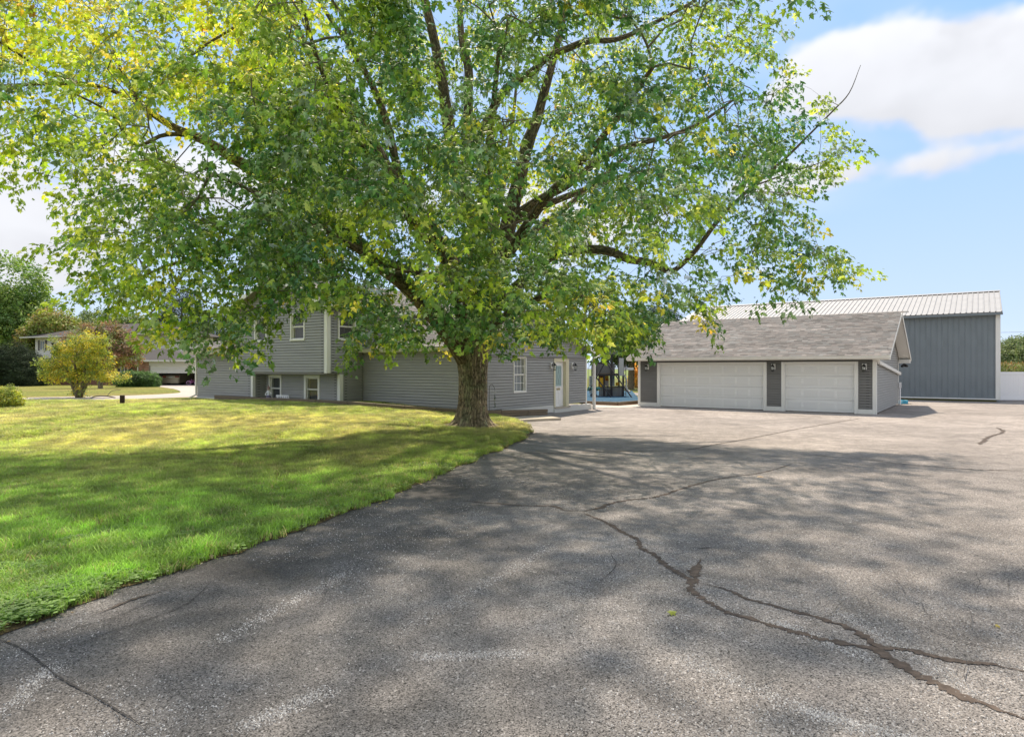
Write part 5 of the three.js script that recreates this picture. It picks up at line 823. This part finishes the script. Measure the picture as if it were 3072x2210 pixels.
// ───────────────────────── behind: yard, playground ─────────────────────────
struct('back_lawn', sheet(ticks([[-6, 70, 2]]), ticks([[35.6, 130, 2]]), (x, d) => ({ y: -0.02, c: [0.17 + 0.05 * fbm(x * 0.4, d * 0.3, 1, 3), 0.22, 0.035] })), std({ vertexColors: true, roughness: 1, map: grassTex }), 'sunlit back lawn behind the playground');
const flat = (pts, y, name, mat, label) => { const s = new THREE.Shape(pts.map((p) => new THREE.Vector2(p.x, -p.z))), g = new THREE.ShapeGeometry(s); g.rotateX(-Math.PI / 2); g.translate(0, y, 0); const uv = g.attributes.uv; for (let i = 0; i < uv.count; i++) uv.setXY(i, g.attributes.position.getX(i) * 0.4, g.attributes.position.getZ(i) * 0.4); return struct(name, g, mat, label); };
flat([[1755, 1213.5], [1920, 1211], [1922, 1221], [1860, 1223], [1790, 1223]].map(([x, y]) => ground(x, y)), 0.012, 'concrete_strip', M.walk, 'bright concrete strip before the playground');
{ const pts = [[1400, 1254], [1500, 1251], [1640, 1246.5], [1682, 1253], [1590, 1257], [1500, 1263], [1420, 1262]].map(([x, y]) => at(x, y, (EYE - 0.09) * FOC / (y - HY))), sh = new THREE.Shape(pts.map((p) => new THREE.Vector2(p.x, -p.z))), g = new THREE.ExtrudeGeometry(sh, { depth: 0.14, bevelEnabled: true, bevelSize: 0.012, bevelThickness: 0.012, bevelSegments: 2 }); g.rotateX(-Math.PI / 2); g.translate(0, -0.06, 0); struct('concrete_slab', g, M.concrete, 'tan concrete slab right of the tree before the timbers'); }
const PG = [[1752, 1213], [1853, 1217], [1925, 1211]].map(([x, y]) => ground(x, y));
{
  const rubber = texture(512, (u, v) => { const n = 0.6 + 0.6 * tileNoise(u * 90, v * 90, 90, 91) * tfbm(u, v, 8, 3, 92); return [n * 0.9, n, n]; }, { repeat: 1 });
  flat([PG[0], PG[1], PG[2], V(9.6, 0, -52), V(3.2, 0, -52)], 0.15, 'rubber_mulch', std({ color: rgb(0.05, 0.15, 0.26), roughness: 1, map: rubber, bumpMap: rubber, bumpScale: 0.03 }), 'blue rubber mulch under the playset');
  const e = thing('playground_border', 'weathered two course timber border around the blue mulch', 'border'), woods = [M.timberOld, std({ color: rgb(0.26, 0.16, 0.10), roughness: 0.95, map: grime })];
  for (let k = 0; k < 2; k++) { part('timber', beam(V(PG[0].x, 0.05 + k * 0.1, PG[0].z), V(PG[1].x, 0.05 + k * 0.1, PG[1].z), 0.14, 0.095), woods[1 - k], e); part('timber', beam(V(PG[1].x, 0.052 + k * 0.1, PG[1].z), V(PG[2].x, 0.052 + k * 0.1, PG[2].z), 0.14, 0.095), woods[1 - k], e); }
}
{
  const D = 42, X = (x) => NX(x, D), Yy = (y) => EYE - (y - HY) * D / FOC, p = thing('playset', 'weathered wooden playset tower with swing frame between house and garage', 'playset', [0, 0, -D]);
  const dark = std({ color: rgb(0.045, 0.04, 0.042), roughness: 0.7 }), yellow = std({ color: rgb(0.75, 0.42, 0.02), roughness: 0.4 }), orange = std({ color: rgb(0.70, 0.22, 0.02), roughness: 0.45 }), mint = std({ color: rgb(0.55, 0.72, 0.66), roughness: 0.5 }), pale = std({ color: rgb(0.55, 0.55, 0.54), roughness: 0.6 });
  for (const x of [1786, 1834, 1869]) for (const z of [0.1, -1.6]) part('post', rbox(X(x) - 0.055, X(x) + 0.055, 0.1, Yy(1050), z - 0.055, z + 0.055), dark, p);
  part('post', rbox(X(1809), X(1814), 0.1, Yy(1122), 0.04, 0.15), dark, p);
  for (let k = 0; k < 13; k++) { const a = X(1797) + k * (X(1867) - X(1797)) / 13; part('board', rbox(a, a + 0.11, 0.14, Yy(1161), 0.02, 0.05), M.greyWood, p); }
  for (let k = 0; k < 15; k++) { const a = X(1788) + k * (X(1866) - X(1788)) / 15; if (k === 11 || k === 12) continue; part('board', rbox(a, a + 0.112, Yy(1121), Yy(1089), -0.10, -0.07), M.greyWood, p); }
  part('vent_grille', merge(Array.from({ length: 6 }, (_, k) => rbox(X(1820), X(1834), Yy(1187) + k * 0.075, Yy(1187) + k * 0.075 + 0.03, 0.05, 0.08))), dark, p);
  part('deck', rbox(X(1786), X(1868), Yy(1127), Yy(1122), -1.7, 0.16), dark, p); part('deck_edge', rbox(X(1788), X(1866), Yy(1122.5), Yy(1119.5), 0.08, 0.12), M.timberOld, p);
  part('tube_slide', new THREE.CylinderGeometry(0.14, 0.14, Yy(1133) - Yy(1160), 14).translate(X(1806), (Yy(1133) + Yy(1160)) / 2, 0.0), yellow, p);
  part('slide_panel', rbox(X(1796), X(1812), Yy(1165), Yy(1127), -0.12, -0.08), std({ color: rgb(0.35, 0.13, 0.02), roughness: 0.6 }), p);
  part('climbing_panel', rbox(X(1776), X(1796), Yy(1182), Yy(1128), -1.5, -1.46), pale, p);
  part('panel_bars', merge([1786].map((x) => rod(V(X(x), Yy(1182), -1.44), V(X(x), Yy(1128), -1.44), 0.015)).concat([1138, 1153, 1168].map((y) => rod(V(X(1776), Yy(y), -1.44), V(X(1796), Yy(y), -1.44), 0.015)))), mint, p);
  part('game_panel', rbox(X(1815), X(1837), Yy(1160), Yy(1127), -1.5, -1.46), std({ color: rgb(0.62, 0.52, 0.50), roughness: 0.6 }), p);
  part('orange_flap', rbox(X(1825), X(1836), Yy(1136), Yy(1127), -1.40, -1.36), yellow, p); part('red_box', rbox(X(1825), X(1836), Yy(1143), Yy(1136.5), -1.42, -1.34), orange, p);
  part('game_panel', rbox(X(1839), X(1855), Yy(1160), Yy(1127), -1.5, -1.46), std({ color: rgb(0.45, 0.50, 0.55), roughness: 0.5 }), p);
  part('steering_wheel', new THREE.TorusGeometry(0.12, 0.02, 8, 20).translate(X(1847), Yy(1133), -1.42), std({ color: rgb(0.12, 0.35, 0.38), roughness: 0.5 }), p);
  part('shelf', rbox(X(1812), X(1868), Yy(1162), Yy(1159.5), -0.2, 0.06), dark, p); part('side_panel', rbox(X(1858), X(1867), Yy(1158), Yy(1148), -1.5, -1.44), yellow, p);
  part('banner_board', rbox(X(1856), X(1870), Yy(1127), Yy(1074), 0.16, 0.19), pale, p, 'pale grey hanging board');
  // roof of the tower
  part('roof', merge([beam(V(X(1770), Yy(1086), 0.25), V(X(1816), Yy(1032), 0.25), 0.05, 0.1), beam(V(X(1816), Yy(1032), 0.25), V(X(1862), Yy(1061), 0.25), 0.05, 0.1), slab([[X(1770), Yy(1083), 0.28], [X(1816), Yy(1030), 0.28], [X(1816), Yy(1030), -1.9], [X(1770), Yy(1083), -1.9]], 0.04), slab([[X(1816), Yy(1030), 0.28], [X(1864), Yy(1062), 0.28], [X(1864), Yy(1062), -1.9], [X(1816), Yy(1030), -1.9]], 0.04)]), mint, p, 'mint edged gable roof');
  part('gable_board', prism([[X(1786), Yy(1072)], [X(1856), Yy(1060)], [X(1816), Yy(1036)]], 0.1, 0.13), M.greyWood, p);
  part('swing_beam', beam(V(X(1764), Yy(1085), 0.9), V(X(1816), Yy(1092), 0.9), 0.12, 0.12), dark, p);
  for (const [a, b, z0, z1] of [[[1806, 1092], [1761, 1168], 1.0, 1.3], [[1768, 1112], [1822, 1200], 1.2, 1.9], [[1816, 1092], [1881, 1201], 1.0, 1.9], [[1778, 1172], [1783, 1201], 1.0, 1.6], [[1765, 1180], [1767, 1201], 1.2, 1.4]]) part('frame_leg', beam(V(X(a[0]), Yy(a[1]), z0), V(X(b[0]), Math.max(0.1, Yy(b[1])), z1), 0.07, 0.07), dark, p);
  part('side_slide', merge([tube([V(X(1871), Yy(1118), -0.2), V(X(1880), Yy(1140), 0.0), V(X(1878), Yy(1160), 0.1), V(X(1884), Yy(1172), 0.2), V(X(1889), Yy(1174), 0.3)], 0.05, 20, 8)]), pale, p, 'pale curved slide rail');
  part('ladder', merge([0, 1].map((k) => rod(V(X(1872) + k * 0.18, 0.1, -0.3), V(X(1872) + k * 0.18, Yy(1085), -0.3), 0.025)).concat(Array.from({ length: 8 }, (_, k) => rod(V(X(1872), 0.3 + k * 0.25, -0.3), V(X(1872) + 0.18, 0.3 + k * 0.25, -0.3), 0.018)))), M.timberOld, p);
  part('white_rail', rbox(X(1874), X(1918), Yy(1110), Yy(1103), -2, -1.92), M.vinyl, p, 'pale cross beam right of the tower');
  const seat = (x, y, lab) => { const s = thing('swing_seat', lab, 'swing', [X(x), Yy(y), -D + 1.0], 0.4, 'swing seats of the playset'); part('seat', (() => { const g = new THREE.CylinderGeometry(0.2, 0.2, 0.2, 16, 1, false, 0, Math.PI); g.rotateZ(Math.PI / 2); g.rotateX(-0.3); return g; })(), std({ color: rgb(0.05, 0.22, 0.20), roughness: 0.5 }), s); part('chain', merge([rod(V(-0.12, 0, 0), V(-0.12, Yy(1088) - Yy(y), 0), 0.008, 0.008, 5), rod(V(0.12, 0, 0), V(0.12, Yy(1088) - Yy(y), 0), 0.008, 0.008, 5)]), M.dark, s); };
  seat(1765, 1168, 'teal swing seat at the house corner'); seat(1787, 1168, 'teal swing seat hanging before the pale climbing panel');
}

// ───────────────────────── things along the house front ─────────────────────────
{
  const edging = (name, label, pts, courses) => { const e = thing(name, label, 'timber edging'); for (let k = 0; k < courses; k++) for (let i = 0; i + 1 < pts.length; i++) { const a = pts[i].clone(), b = pts[i + 1].clone(), d = b.clone().sub(a).normalize(), o = 0.015 * k; a.y += 0.055 + k * 0.118; b.y += 0.055 + k * 0.118; a.z -= 0.03 * k; b.z -= 0.03 * k; a.addScaledVector(d, 0.006 + o); b.addScaledVector(d, -0.006 + o); part('timber', beam(a, b, 0.13, 0.115), M.timberOld, e); } return e; };
  edging('timber_edging', 'long two course landscape timber edge before the grey house left of the tree', [[1405, 1247.5], [1310, 1242], [1215, 1235.5], [1130, 1228.5], [1045, 1221.5], [950, 1216], [860, 1211.5], [760, 1206.5], [645, 1200.5]].map(([x, y]) => on(x, y)), 2);
  edging('timber_edging', 'short two course landscape timber edge right of the tree trunk', [[1405, 1252, 0.2], [1500, 1248.5, 0.14], [1580, 1246.5, 0.09], [1640, 1244, 0.05]].map(([x, y, e]) => at(x, y, (EYE - e) * FOC / (y - HY))), 2);
  const tr = on(716, 1199.5), t = thing('concrete_trough', 'long mossy grey concrete trough standing against the left wing of the house', 'trough', [tr.x, tr.y, tr.z - 0.25], TURN);
  part('body', merge([rbox(-0.55, 0.55, 0, 0.26, 0.13, 0.19, 0.02), rbox(-0.55, 0.55, 0, 0.26, -0.19, -0.13, 0.02), rbox(-0.55, -0.49, 0, 0.26, -0.13, 0.13, 0.02), rbox(0.49, 0.55, 0, 0.26, -0.13, 0.13, 0.02)]), std({ color: rgb(0.22, 0.21, 0.18), roughness: 1, map: grime }), t); part('soil', box(-0.49, 0.49, 0, 0.21, -0.13, 0.13), soil, t);
  const bk = on(767.5, 1202), bu = thing('white_bucket', 'small white bucket beside the white corner post of the lower wall', 'bucket', [bk.x, bk.y + 0.05, bk.z - 0.12]);
  part('body', new THREE.LatheGeometry([[0, 0.01], [0.055, 0.01], [0.06, 0.0], [0.075, 0.2], [0.08, 0.2], [0.08, 0.185]].map(([a, b]) => new THREE.Vector2(a, b)), 18), M.vinyl, bu); part('lid', new THREE.CylinderGeometry(0.078, 0.078, 0.012, 18).translate(0, 0.196, 0), M.vinyl, bu);
  const sp = on(800, 1206), st = thing('garden_statue', 'small garden figure with violet skirt and white collar before the lower window', 'statue', [sp.x, sp.y + 0.05, sp.z - 0.2]);
  part('skirt', new THREE.LatheGeometry([[0, 0], [0.13, 0], [0.145, 0.05], [0.12, 0.15], [0.07, 0.24], [0.045, 0.30], [0, 0.30]].map(([a, b]) => new THREE.Vector2(a, b)), 20), std({ color: rgb(0.25, 0.22, 0.34), roughness: 0.8, map: grime }), st);
  part('torso', merge([new THREE.CapsuleGeometry(0.055, 0.12, 4, 12).translate(0, 0.36, 0), rod(V(-0.05, 0.42, 0), V(-0.14, 0.28, 0.04), 0.025, 0.02), rod(V(0.05, 0.42, 0), V(0.14, 0.29, 0.04), 0.025, 0.02)]), M.vinyl, st);
  part('collar', new THREE.TorusGeometry(0.12, 0.025, 8, 20).rotateX(Math.PI / 2).scale(1, 0.7, 1).translate(0, 0.26, 0), M.vinyl, st);
  part('head', merge([new THREE.SphereGeometry(0.055, 14, 10).scale(1, 1.2, 1).translate(0, 0.51, 0), new THREE.SphereGeometry(0.012, 6, 5).translate(0, 0.505, 0.055)]), std({ color: rgb(0.55, 0.42, 0.34), roughness: 0.7 }), st);
  part('hat', merge([new THREE.ConeGeometry(0.06, 0.14, 14).translate(0, 0.63, 0), new THREE.CylinderGeometry(0.085, 0.085, 0.012, 16).translate(0, 0.56, 0)]), std({ color: rgb(0.32, 0.20, 0.19), roughness: 0.8 }), st);
  const kp = on(817, 1206.5), ke = thing('black_planter', 'tipped over black plant pot beside the garden figure', 'pot', [kp.x, kp.y + 0.12, kp.z - 0.12], 0.5);
  part('pot', new THREE.LatheGeometry([[0, 0], [0.09, 0], [0.12, 0.24], [0.135, 0.24], [0.135, 0.27], [0.115, 0.27], [0.105, 0.1], [0, 0.09]].map(([a, b]) => new THREE.Vector2(a, b)), 20).rotateZ(-1.2), M.dark, ke); part('rim', new THREE.TorusGeometry(0.13, 0.012, 6, 20).rotateX(Math.PI / 2).translate(0, 0.255, 0).rotateZ(-1.2), M.black, ke);
  // white sign with its dark letters
  const cv = document.createElement('canvas'); cv.width = 512; cv.height = 160; const cx = cv.getContext('2d'); cx.fillStyle = '#e8e8ec'; cx.fillRect(0, 0, 512, 160); cx.fillStyle = '#3b3c44'; cx.font = 'bold 128px serif'; cx.textAlign = 'center'; cx.textBaseline = 'middle'; 'GRAIIT'.split('').forEach((c, i) => cx.fillText(c, 48 + i * 83, 86));
  const ct = new THREE.CanvasTexture(cv); ct.colorSpace = THREE.SRGBColorSpace;
  const sg = on(845, 1208), s = thing('letter_sign', 'low white sign with dark capital letters below the lower window', 'sign', [sg.x, sg.y + 0.12, sg.z - 0.1], TURN * 0.6);
  part('board', rbox(-0.34, 0.34, 0, 0.21, -0.02, 0.02, 0.006), M.vinyl, s); const face = new THREE.PlaneGeometry(0.66, 0.2); face.translate(0, 0.105, 0.0235); part('lettering', face, std({ map: ct, roughness: 0.7 }), s); part('stake', merge([rbox(-0.26, -0.23, -0.14, 0, -0.012, 0.012), rbox(0.23, 0.26, -0.14, 0, -0.012, 0.012)]), M.vinyl, s);
  const po = on(366, 1218.6), sP = thing('wooden_stake', 'short dark wooden post standing alone in the lawn', 'post', [po.x, po.y - 0.03, po.z], 0.3);
  part('post', rbox(-0.075, 0.075, 0, 0.46, -0.075, 0.075, 0.015), std({ color: rgb(0.085, 0.06, 0.045), roughness: 1, map: M.timberOld.map }), sP); part('top', rbox(-0.07, 0.07, 0.455, 0.465, -0.07, 0.07, 0.004), std({ color: rgb(0.18, 0.15, 0.12), roughness: 1 }), sP);
  const hk = at(1484, 1236, 24.1), hg = thing('plant_hanger', 'thin shepherd hook with two white tier saucers right of the trunk', 'plant hanger', [hk.x, 0.2, hk.z]);
  part('hook', tube([V(-0.20, 0, 0), V(-0.20, 0.9, 0), V(-0.18, 1.10, 0), V(-0.10, 1.15, 0), V(-0.04, 1.08, 0), V(0, 0.99, 0)], 0.008, 30, 6), M.dark, hg); part('wire', rod(V(0, 1.0, 0), V(0.01, 0.25, 0), 0.003, 0.003, 5), M.dark, hg);
  for (const y of [0.85, 0.56]) part('saucer', new THREE.LatheGeometry([[0, 0], [0.04, 0], [0.065, 0.02], [0.055, 0.02], [0.035, 0.008], [0, 0.008]].map(([a, b]) => new THREE.Vector2(a, b)), 18).translate(0.01, y, 0), M.vinyl, hg);
  const pos = [], nor = [], col = [], m = new THREE.Matrix4(), e = new THREE.Euler(), q = new THREE.Quaternion(), r = rng(3); for (let k = 0; k < 26; k++) { e.set(r() * 2 - 1, r() * 6, r() - 0.5, 'YXZ'); m.compose(V(0.01 + (r() - 0.5) * 0.05, (k % 2 ? 0.58 : 0.30) + r() * 0.16, (r() - 0.5) * 0.05), q.setFromEuler(e), V(1, 1, 1)); leafInto(pos, nor, col, OVAL, 0.055, m, [0.06, 0.14, 0.03], 0.4); }
  const lg = new THREE.BufferGeometry(); lg.setAttribute('position', new THREE.Float32BufferAttribute(pos, 3)); lg.setAttribute('normal', new THREE.Float32BufferAttribute(nor, 3)); lg.setAttribute('color', new THREE.Float32BufferAttribute(col, 3)); part('leaves', lg, leafMat, hg);
  const bh = ground(2708, 1212), ho = thing('blue_hose', 'coil of blue hose lying at the far corner of the garage', 'hose', [bh.x, 0.0, bh.z]);
  part('coil', merge([0, 1, 2, 3].map((k) => new THREE.TorusGeometry(0.24 - k * 0.02, 0.03, 8, 28).rotateX(Math.PI / 2 + (k - 1) * 0.05).translate(k * 0.02, 0.035 + k * 0.05, 0.01 * k))), std({ color: rgb(0.03, 0.28, 0.42), roughness: 0.5 }), ho); part('nozzle', rod(V(0.25, 0.04, 0.05), V(0.42, 0.03, 0.12), 0.02, 0.012), M.brass, ho);
  const ba = on(470, 1189), br = thing('fallen_branch', 'bare fallen branch lying beside the yellow leaved tree', 'branch', [0, 0, 0]);
  const bp = [[264, 1196], [285, 1189], [320, 1188], [345, 1193]].map(([x, y]) => { const v = on(x, 1197); const u = at(x, y, -v.z); return u; }); part('stem', tube(bp, 0.03, 20, 6), twigMat, br); part('side_shoot', tube([bp[2], bp[2].clone().add(V(0.3, 0.25, 0.1)), bp[2].clone().add(V(0.7, 0.3, 0.1))], 0.014, 10, 5), twigMat, br);
  // power line far right
  const w = thing('power_line', 'thin overhead wire crossing the sky right of the barn', 'wire'); part('wire', tube([at(2960, 998, 120), at(3060, 996, 118), at(3160, 995, 116)], 0.025, 12, 5), M.dark, w);
}
// fallen leaves
{
  const lf = (x, y, s, c, turn, label, lawn) => { const p = ground(x, y, lawn), pos = [], nor = [], col = [], m = new THREE.Matrix4().compose(V(0, 0.02, 0), new THREE.Quaternion().setFromEuler(new THREE.Euler(0.2, turn, 0.15)), V(1, 1, 1)); leafInto(pos, nor, col, MAPLE, s, m, c, 0.35); const g = new THREE.BufferGeometry(); g.setAttribute('position', new THREE.Float32BufferAttribute(pos, 3)); g.setAttribute('normal', new THREE.Float32BufferAttribute(nor, 3)); g.setAttribute('color', new THREE.Float32BufferAttribute(col, 3)); const me = shadow(new THREE.Mesh(g, leafMat)); me.name = numbered('fallen_leaf'); me.position.set(p.x, p.y + (lawn ? 0.05 : 0), p.z); tag(me, label, 'leaf', 'fallen leaves'); scene.add(me); };
  lf(2275, 1430, 0.15, [0.50, 0.36, 0.20], 0.6, 'curled tan leaf lying far out on the asphalt beside the middle crack'); lf(2008, 1846, 0.085, [0.36, 0.42, 0.04], 2.1, 'yellow green leaf lying on the near asphalt below the forked crack');
  lf(938, 1527, 0.16, [0.52, 0.36, 0.22], 1.2, 'tan leaf lying on the grass near the driveway edge', true); lf(2988, 1880, 0.04, [0.5, 0.40, 0.05], 0.2, 'small yellow leaf lying on the asphalt at the right edge'); lf(462, 1375, 0.2, [0.07, 0.055, 0.05], 0.2, 'dark shrivelled leaf in the middle of the lawn', true);
}

// ───────────────────────── grass blades and low weeds on the near lawn ─────────────────────────
{
  const blade = (seed, n, hgt, wid, spread) => {
    const r = rng(seed), pos = [], nor = [], col = [];
    for (let k = 0; k < n; k++) {
      const a = r() * 6.283, lean = 0.15 + 0.75 * r(), h = hgt * (0.55 + 0.7 * r()), w = wid * (0.7 + 0.6 * r()), ox = (r() - 0.5) * spread, oz = (r() - 0.5) * spread, dx = Math.cos(a), dz = Math.sin(a), c = 0.75 + 0.5 * r();
      const p = [0, 0.45, 0.8, 1].map((t) => V(ox + dx * lean * h * t * t, h * t * (1 - 0.25 * t * lean), oz + dz * lean * h * t * t)), s = V(-dz, 0, dx), L = (i, f) => p[i].clone().addScaledVector(s, w * f), tri = [[L(0, -0.5), L(0, 0.5), L(1, 0.45)], [L(0, -0.5), L(1, 0.45), L(1, -0.45)], [L(1, -0.45), L(1, 0.45), L(2, 0.3)], [L(1, -0.45), L(2, 0.3), L(2, -0.3)], [L(2, -0.3), L(2, 0.3), p[3]]];
      for (const t of tri) { const nn = t[1].clone().sub(t[0]).cross(t[2].clone().sub(t[0])).normalize(); for (const v of t) { pos.push(v.x, v.y, v.z); nor.push(nn.x, nn.y, nn.z); col.push(c, c, c); } }
    }
    const g = new THREE.BufferGeometry(); g.setAttribute('position', new THREE.Float32BufferAttribute(pos, 3)); g.setAttribute('normal', new THREE.Float32BufferAttribute(nor, 3)); g.setAttribute('color', new THREE.Float32BufferAttribute(col, 3)); return g;
  };
  const tufts = [blade(1, 16, 0.080, 0.0070, 0.13), blade(2, 16, 0.065, 0.0075, 0.14), blade(3, 14, 0.10, 0.0065, 0.12)], items = [[], [], []], r = rng(17);
  let n = 0, guard = 0;
  while (n < 120000 && guard++ < 2000000) {
    const D = 4.2 + 24 * Math.pow(r(), 1.25), e = edgeX(D), half = 0.80 * D + 0.6, X = -half + r() * (e + half); if (X > e - 0.01 || X < -half) continue;
    const area = (e + half) / 12; if (r() > clamp(area * 0.9)) continue;
    const far = smooth(6, 20, D), bare = fbm(X * 0.8 + 50, D * 0.8, 9, 4); if (bare < 0.33 && r() > 0.2) continue;
    if (Math.hypot(X + 1.26, D - 20.2) < 0.95 || (Math.hypot(X + 1.26, D - 20.1) < 2.0 && r() < 0.6) || (e - X < 0.16 && r() < 0.6)) continue;
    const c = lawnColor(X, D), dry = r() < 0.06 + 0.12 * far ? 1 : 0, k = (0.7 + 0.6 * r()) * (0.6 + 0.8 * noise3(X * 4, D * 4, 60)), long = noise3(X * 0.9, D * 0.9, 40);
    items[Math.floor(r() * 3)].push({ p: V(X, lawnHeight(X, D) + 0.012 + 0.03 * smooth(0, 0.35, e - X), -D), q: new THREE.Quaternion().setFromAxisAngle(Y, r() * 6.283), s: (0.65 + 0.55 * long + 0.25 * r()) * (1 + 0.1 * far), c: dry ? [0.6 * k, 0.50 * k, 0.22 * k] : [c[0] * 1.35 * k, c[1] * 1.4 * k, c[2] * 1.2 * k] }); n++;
  }
  items.forEach((it, i) => instances('grass', tufts[i], leafMat, it, null, 'short mixed grass of the front lawn'));
  const bits = []; for (let i = 0; i < 420; i++) { const D = 4.5 + 17 * r(), e = edgeX(D), half = 0.8 * D, X = i % 3 ? -half + r() * (e + half) : e - 0.35 + 0.55 * r(); if (X < -half) continue; const c = [[0.5, 0.38, 0.22], [0.42, 0.30, 0.16], [0.55, 0.47, 0.12], [0.6, 0.52, 0.4]][i % 4]; bits.push({ p: V(X, X < e ? lawnHeight(X, D) + 0.05 : 0.008, -D), q: new THREE.Quaternion().setFromEuler(new THREE.Euler((r() - 0.5) * 0.9, r() * 6.283, (r() - 0.5) * 0.9)), s: 0.3 + 0.7 * r(), c }); }
  { const pos = [], nor = [], col = []; leafInto(pos, nor, col, MAPLE, 0.075, new THREE.Matrix4(), [1, 1, 1], 0.6); const g = new THREE.BufferGeometry(); g.setAttribute('position', new THREE.Float32BufferAttribute(pos, 3)); g.setAttribute('normal', new THREE.Float32BufferAttribute(nor, 3)); g.setAttribute('color', new THREE.Float32BufferAttribute(col, 3)); instances('leaf_litter', g, leafMat, bits, null, 'tiny dry leaf scraps along the lawn edge'); }
  const weed = (seed) => { const q = rng(seed), pos = [], nor = [], col = [], m = new THREE.Matrix4(), e = new THREE.Euler(), u = new THREE.Quaternion(); for (let k = 0; k < 14; k++) { const a = q() * 6.283, d = 0.02 + 0.07 * q(); e.set(-0.1 - 0.5 * q(), a, (q() - 0.5) * 0.6, 'YXZ'); m.compose(V(Math.sin(a) * d, 0.02 + 0.035 * q(), Math.cos(a) * d), u.setFromEuler(e), V(1, 1, 1)); const c = 0.8 + 0.4 * q(); leafInto(pos, nor, col, OVAL, 0.04 + 0.035 * q(), m, [c, c, c], 0.3); } const g = new THREE.BufferGeometry(); g.setAttribute('position', new THREE.Float32BufferAttribute(pos, 3)); g.setAttribute('normal', new THREE.Float32BufferAttribute(nor, 3)); g.setAttribute('color', new THREE.Float32BufferAttribute(col, 3)); return g; };
  const weeds = [weed(1), weed(2)], wi = [[], []]; n = 0; guard = 0;
  while (n < 3000 && guard++ < 400000) {
    const D = 4.4 + 15 * Math.pow(r(), 1.3), e = edgeX(D), half = 0.8 * D, edge = r() < 0.16, X = edge ? e - 0.05 - 1.1 * r() * r() : -half + r() * (e + half); if (X < -half || X > e - 0.03) continue;
    if (!edge && fbm(X * 1.1 + 9, D * 1.1, 33, 3) < 0.50) continue; if (Math.hypot(X + 1.26, D - 20.2) < 1) continue;
    const k = 0.8 + 0.5 * r(); wi[n % 2].push({ p: V(X, lawnHeight(X, D) + 0.015 + 0.03 * smooth(0, 0.3, e - X), -D), q: new THREE.Quaternion().setFromAxisAngle(Y, r() * 6.283), s: 0.40 + 0.5 * r(), c: [0.28 * k, 0.46 * k, 0.08 * k] }); n++;
  }
  wi.forEach((it, i) => instances('lawn_weeds', weeds[i], leafMat, it, null, 'broad leaved weeds and clover in the lawn'));
}

renderer.render(scene, camera);
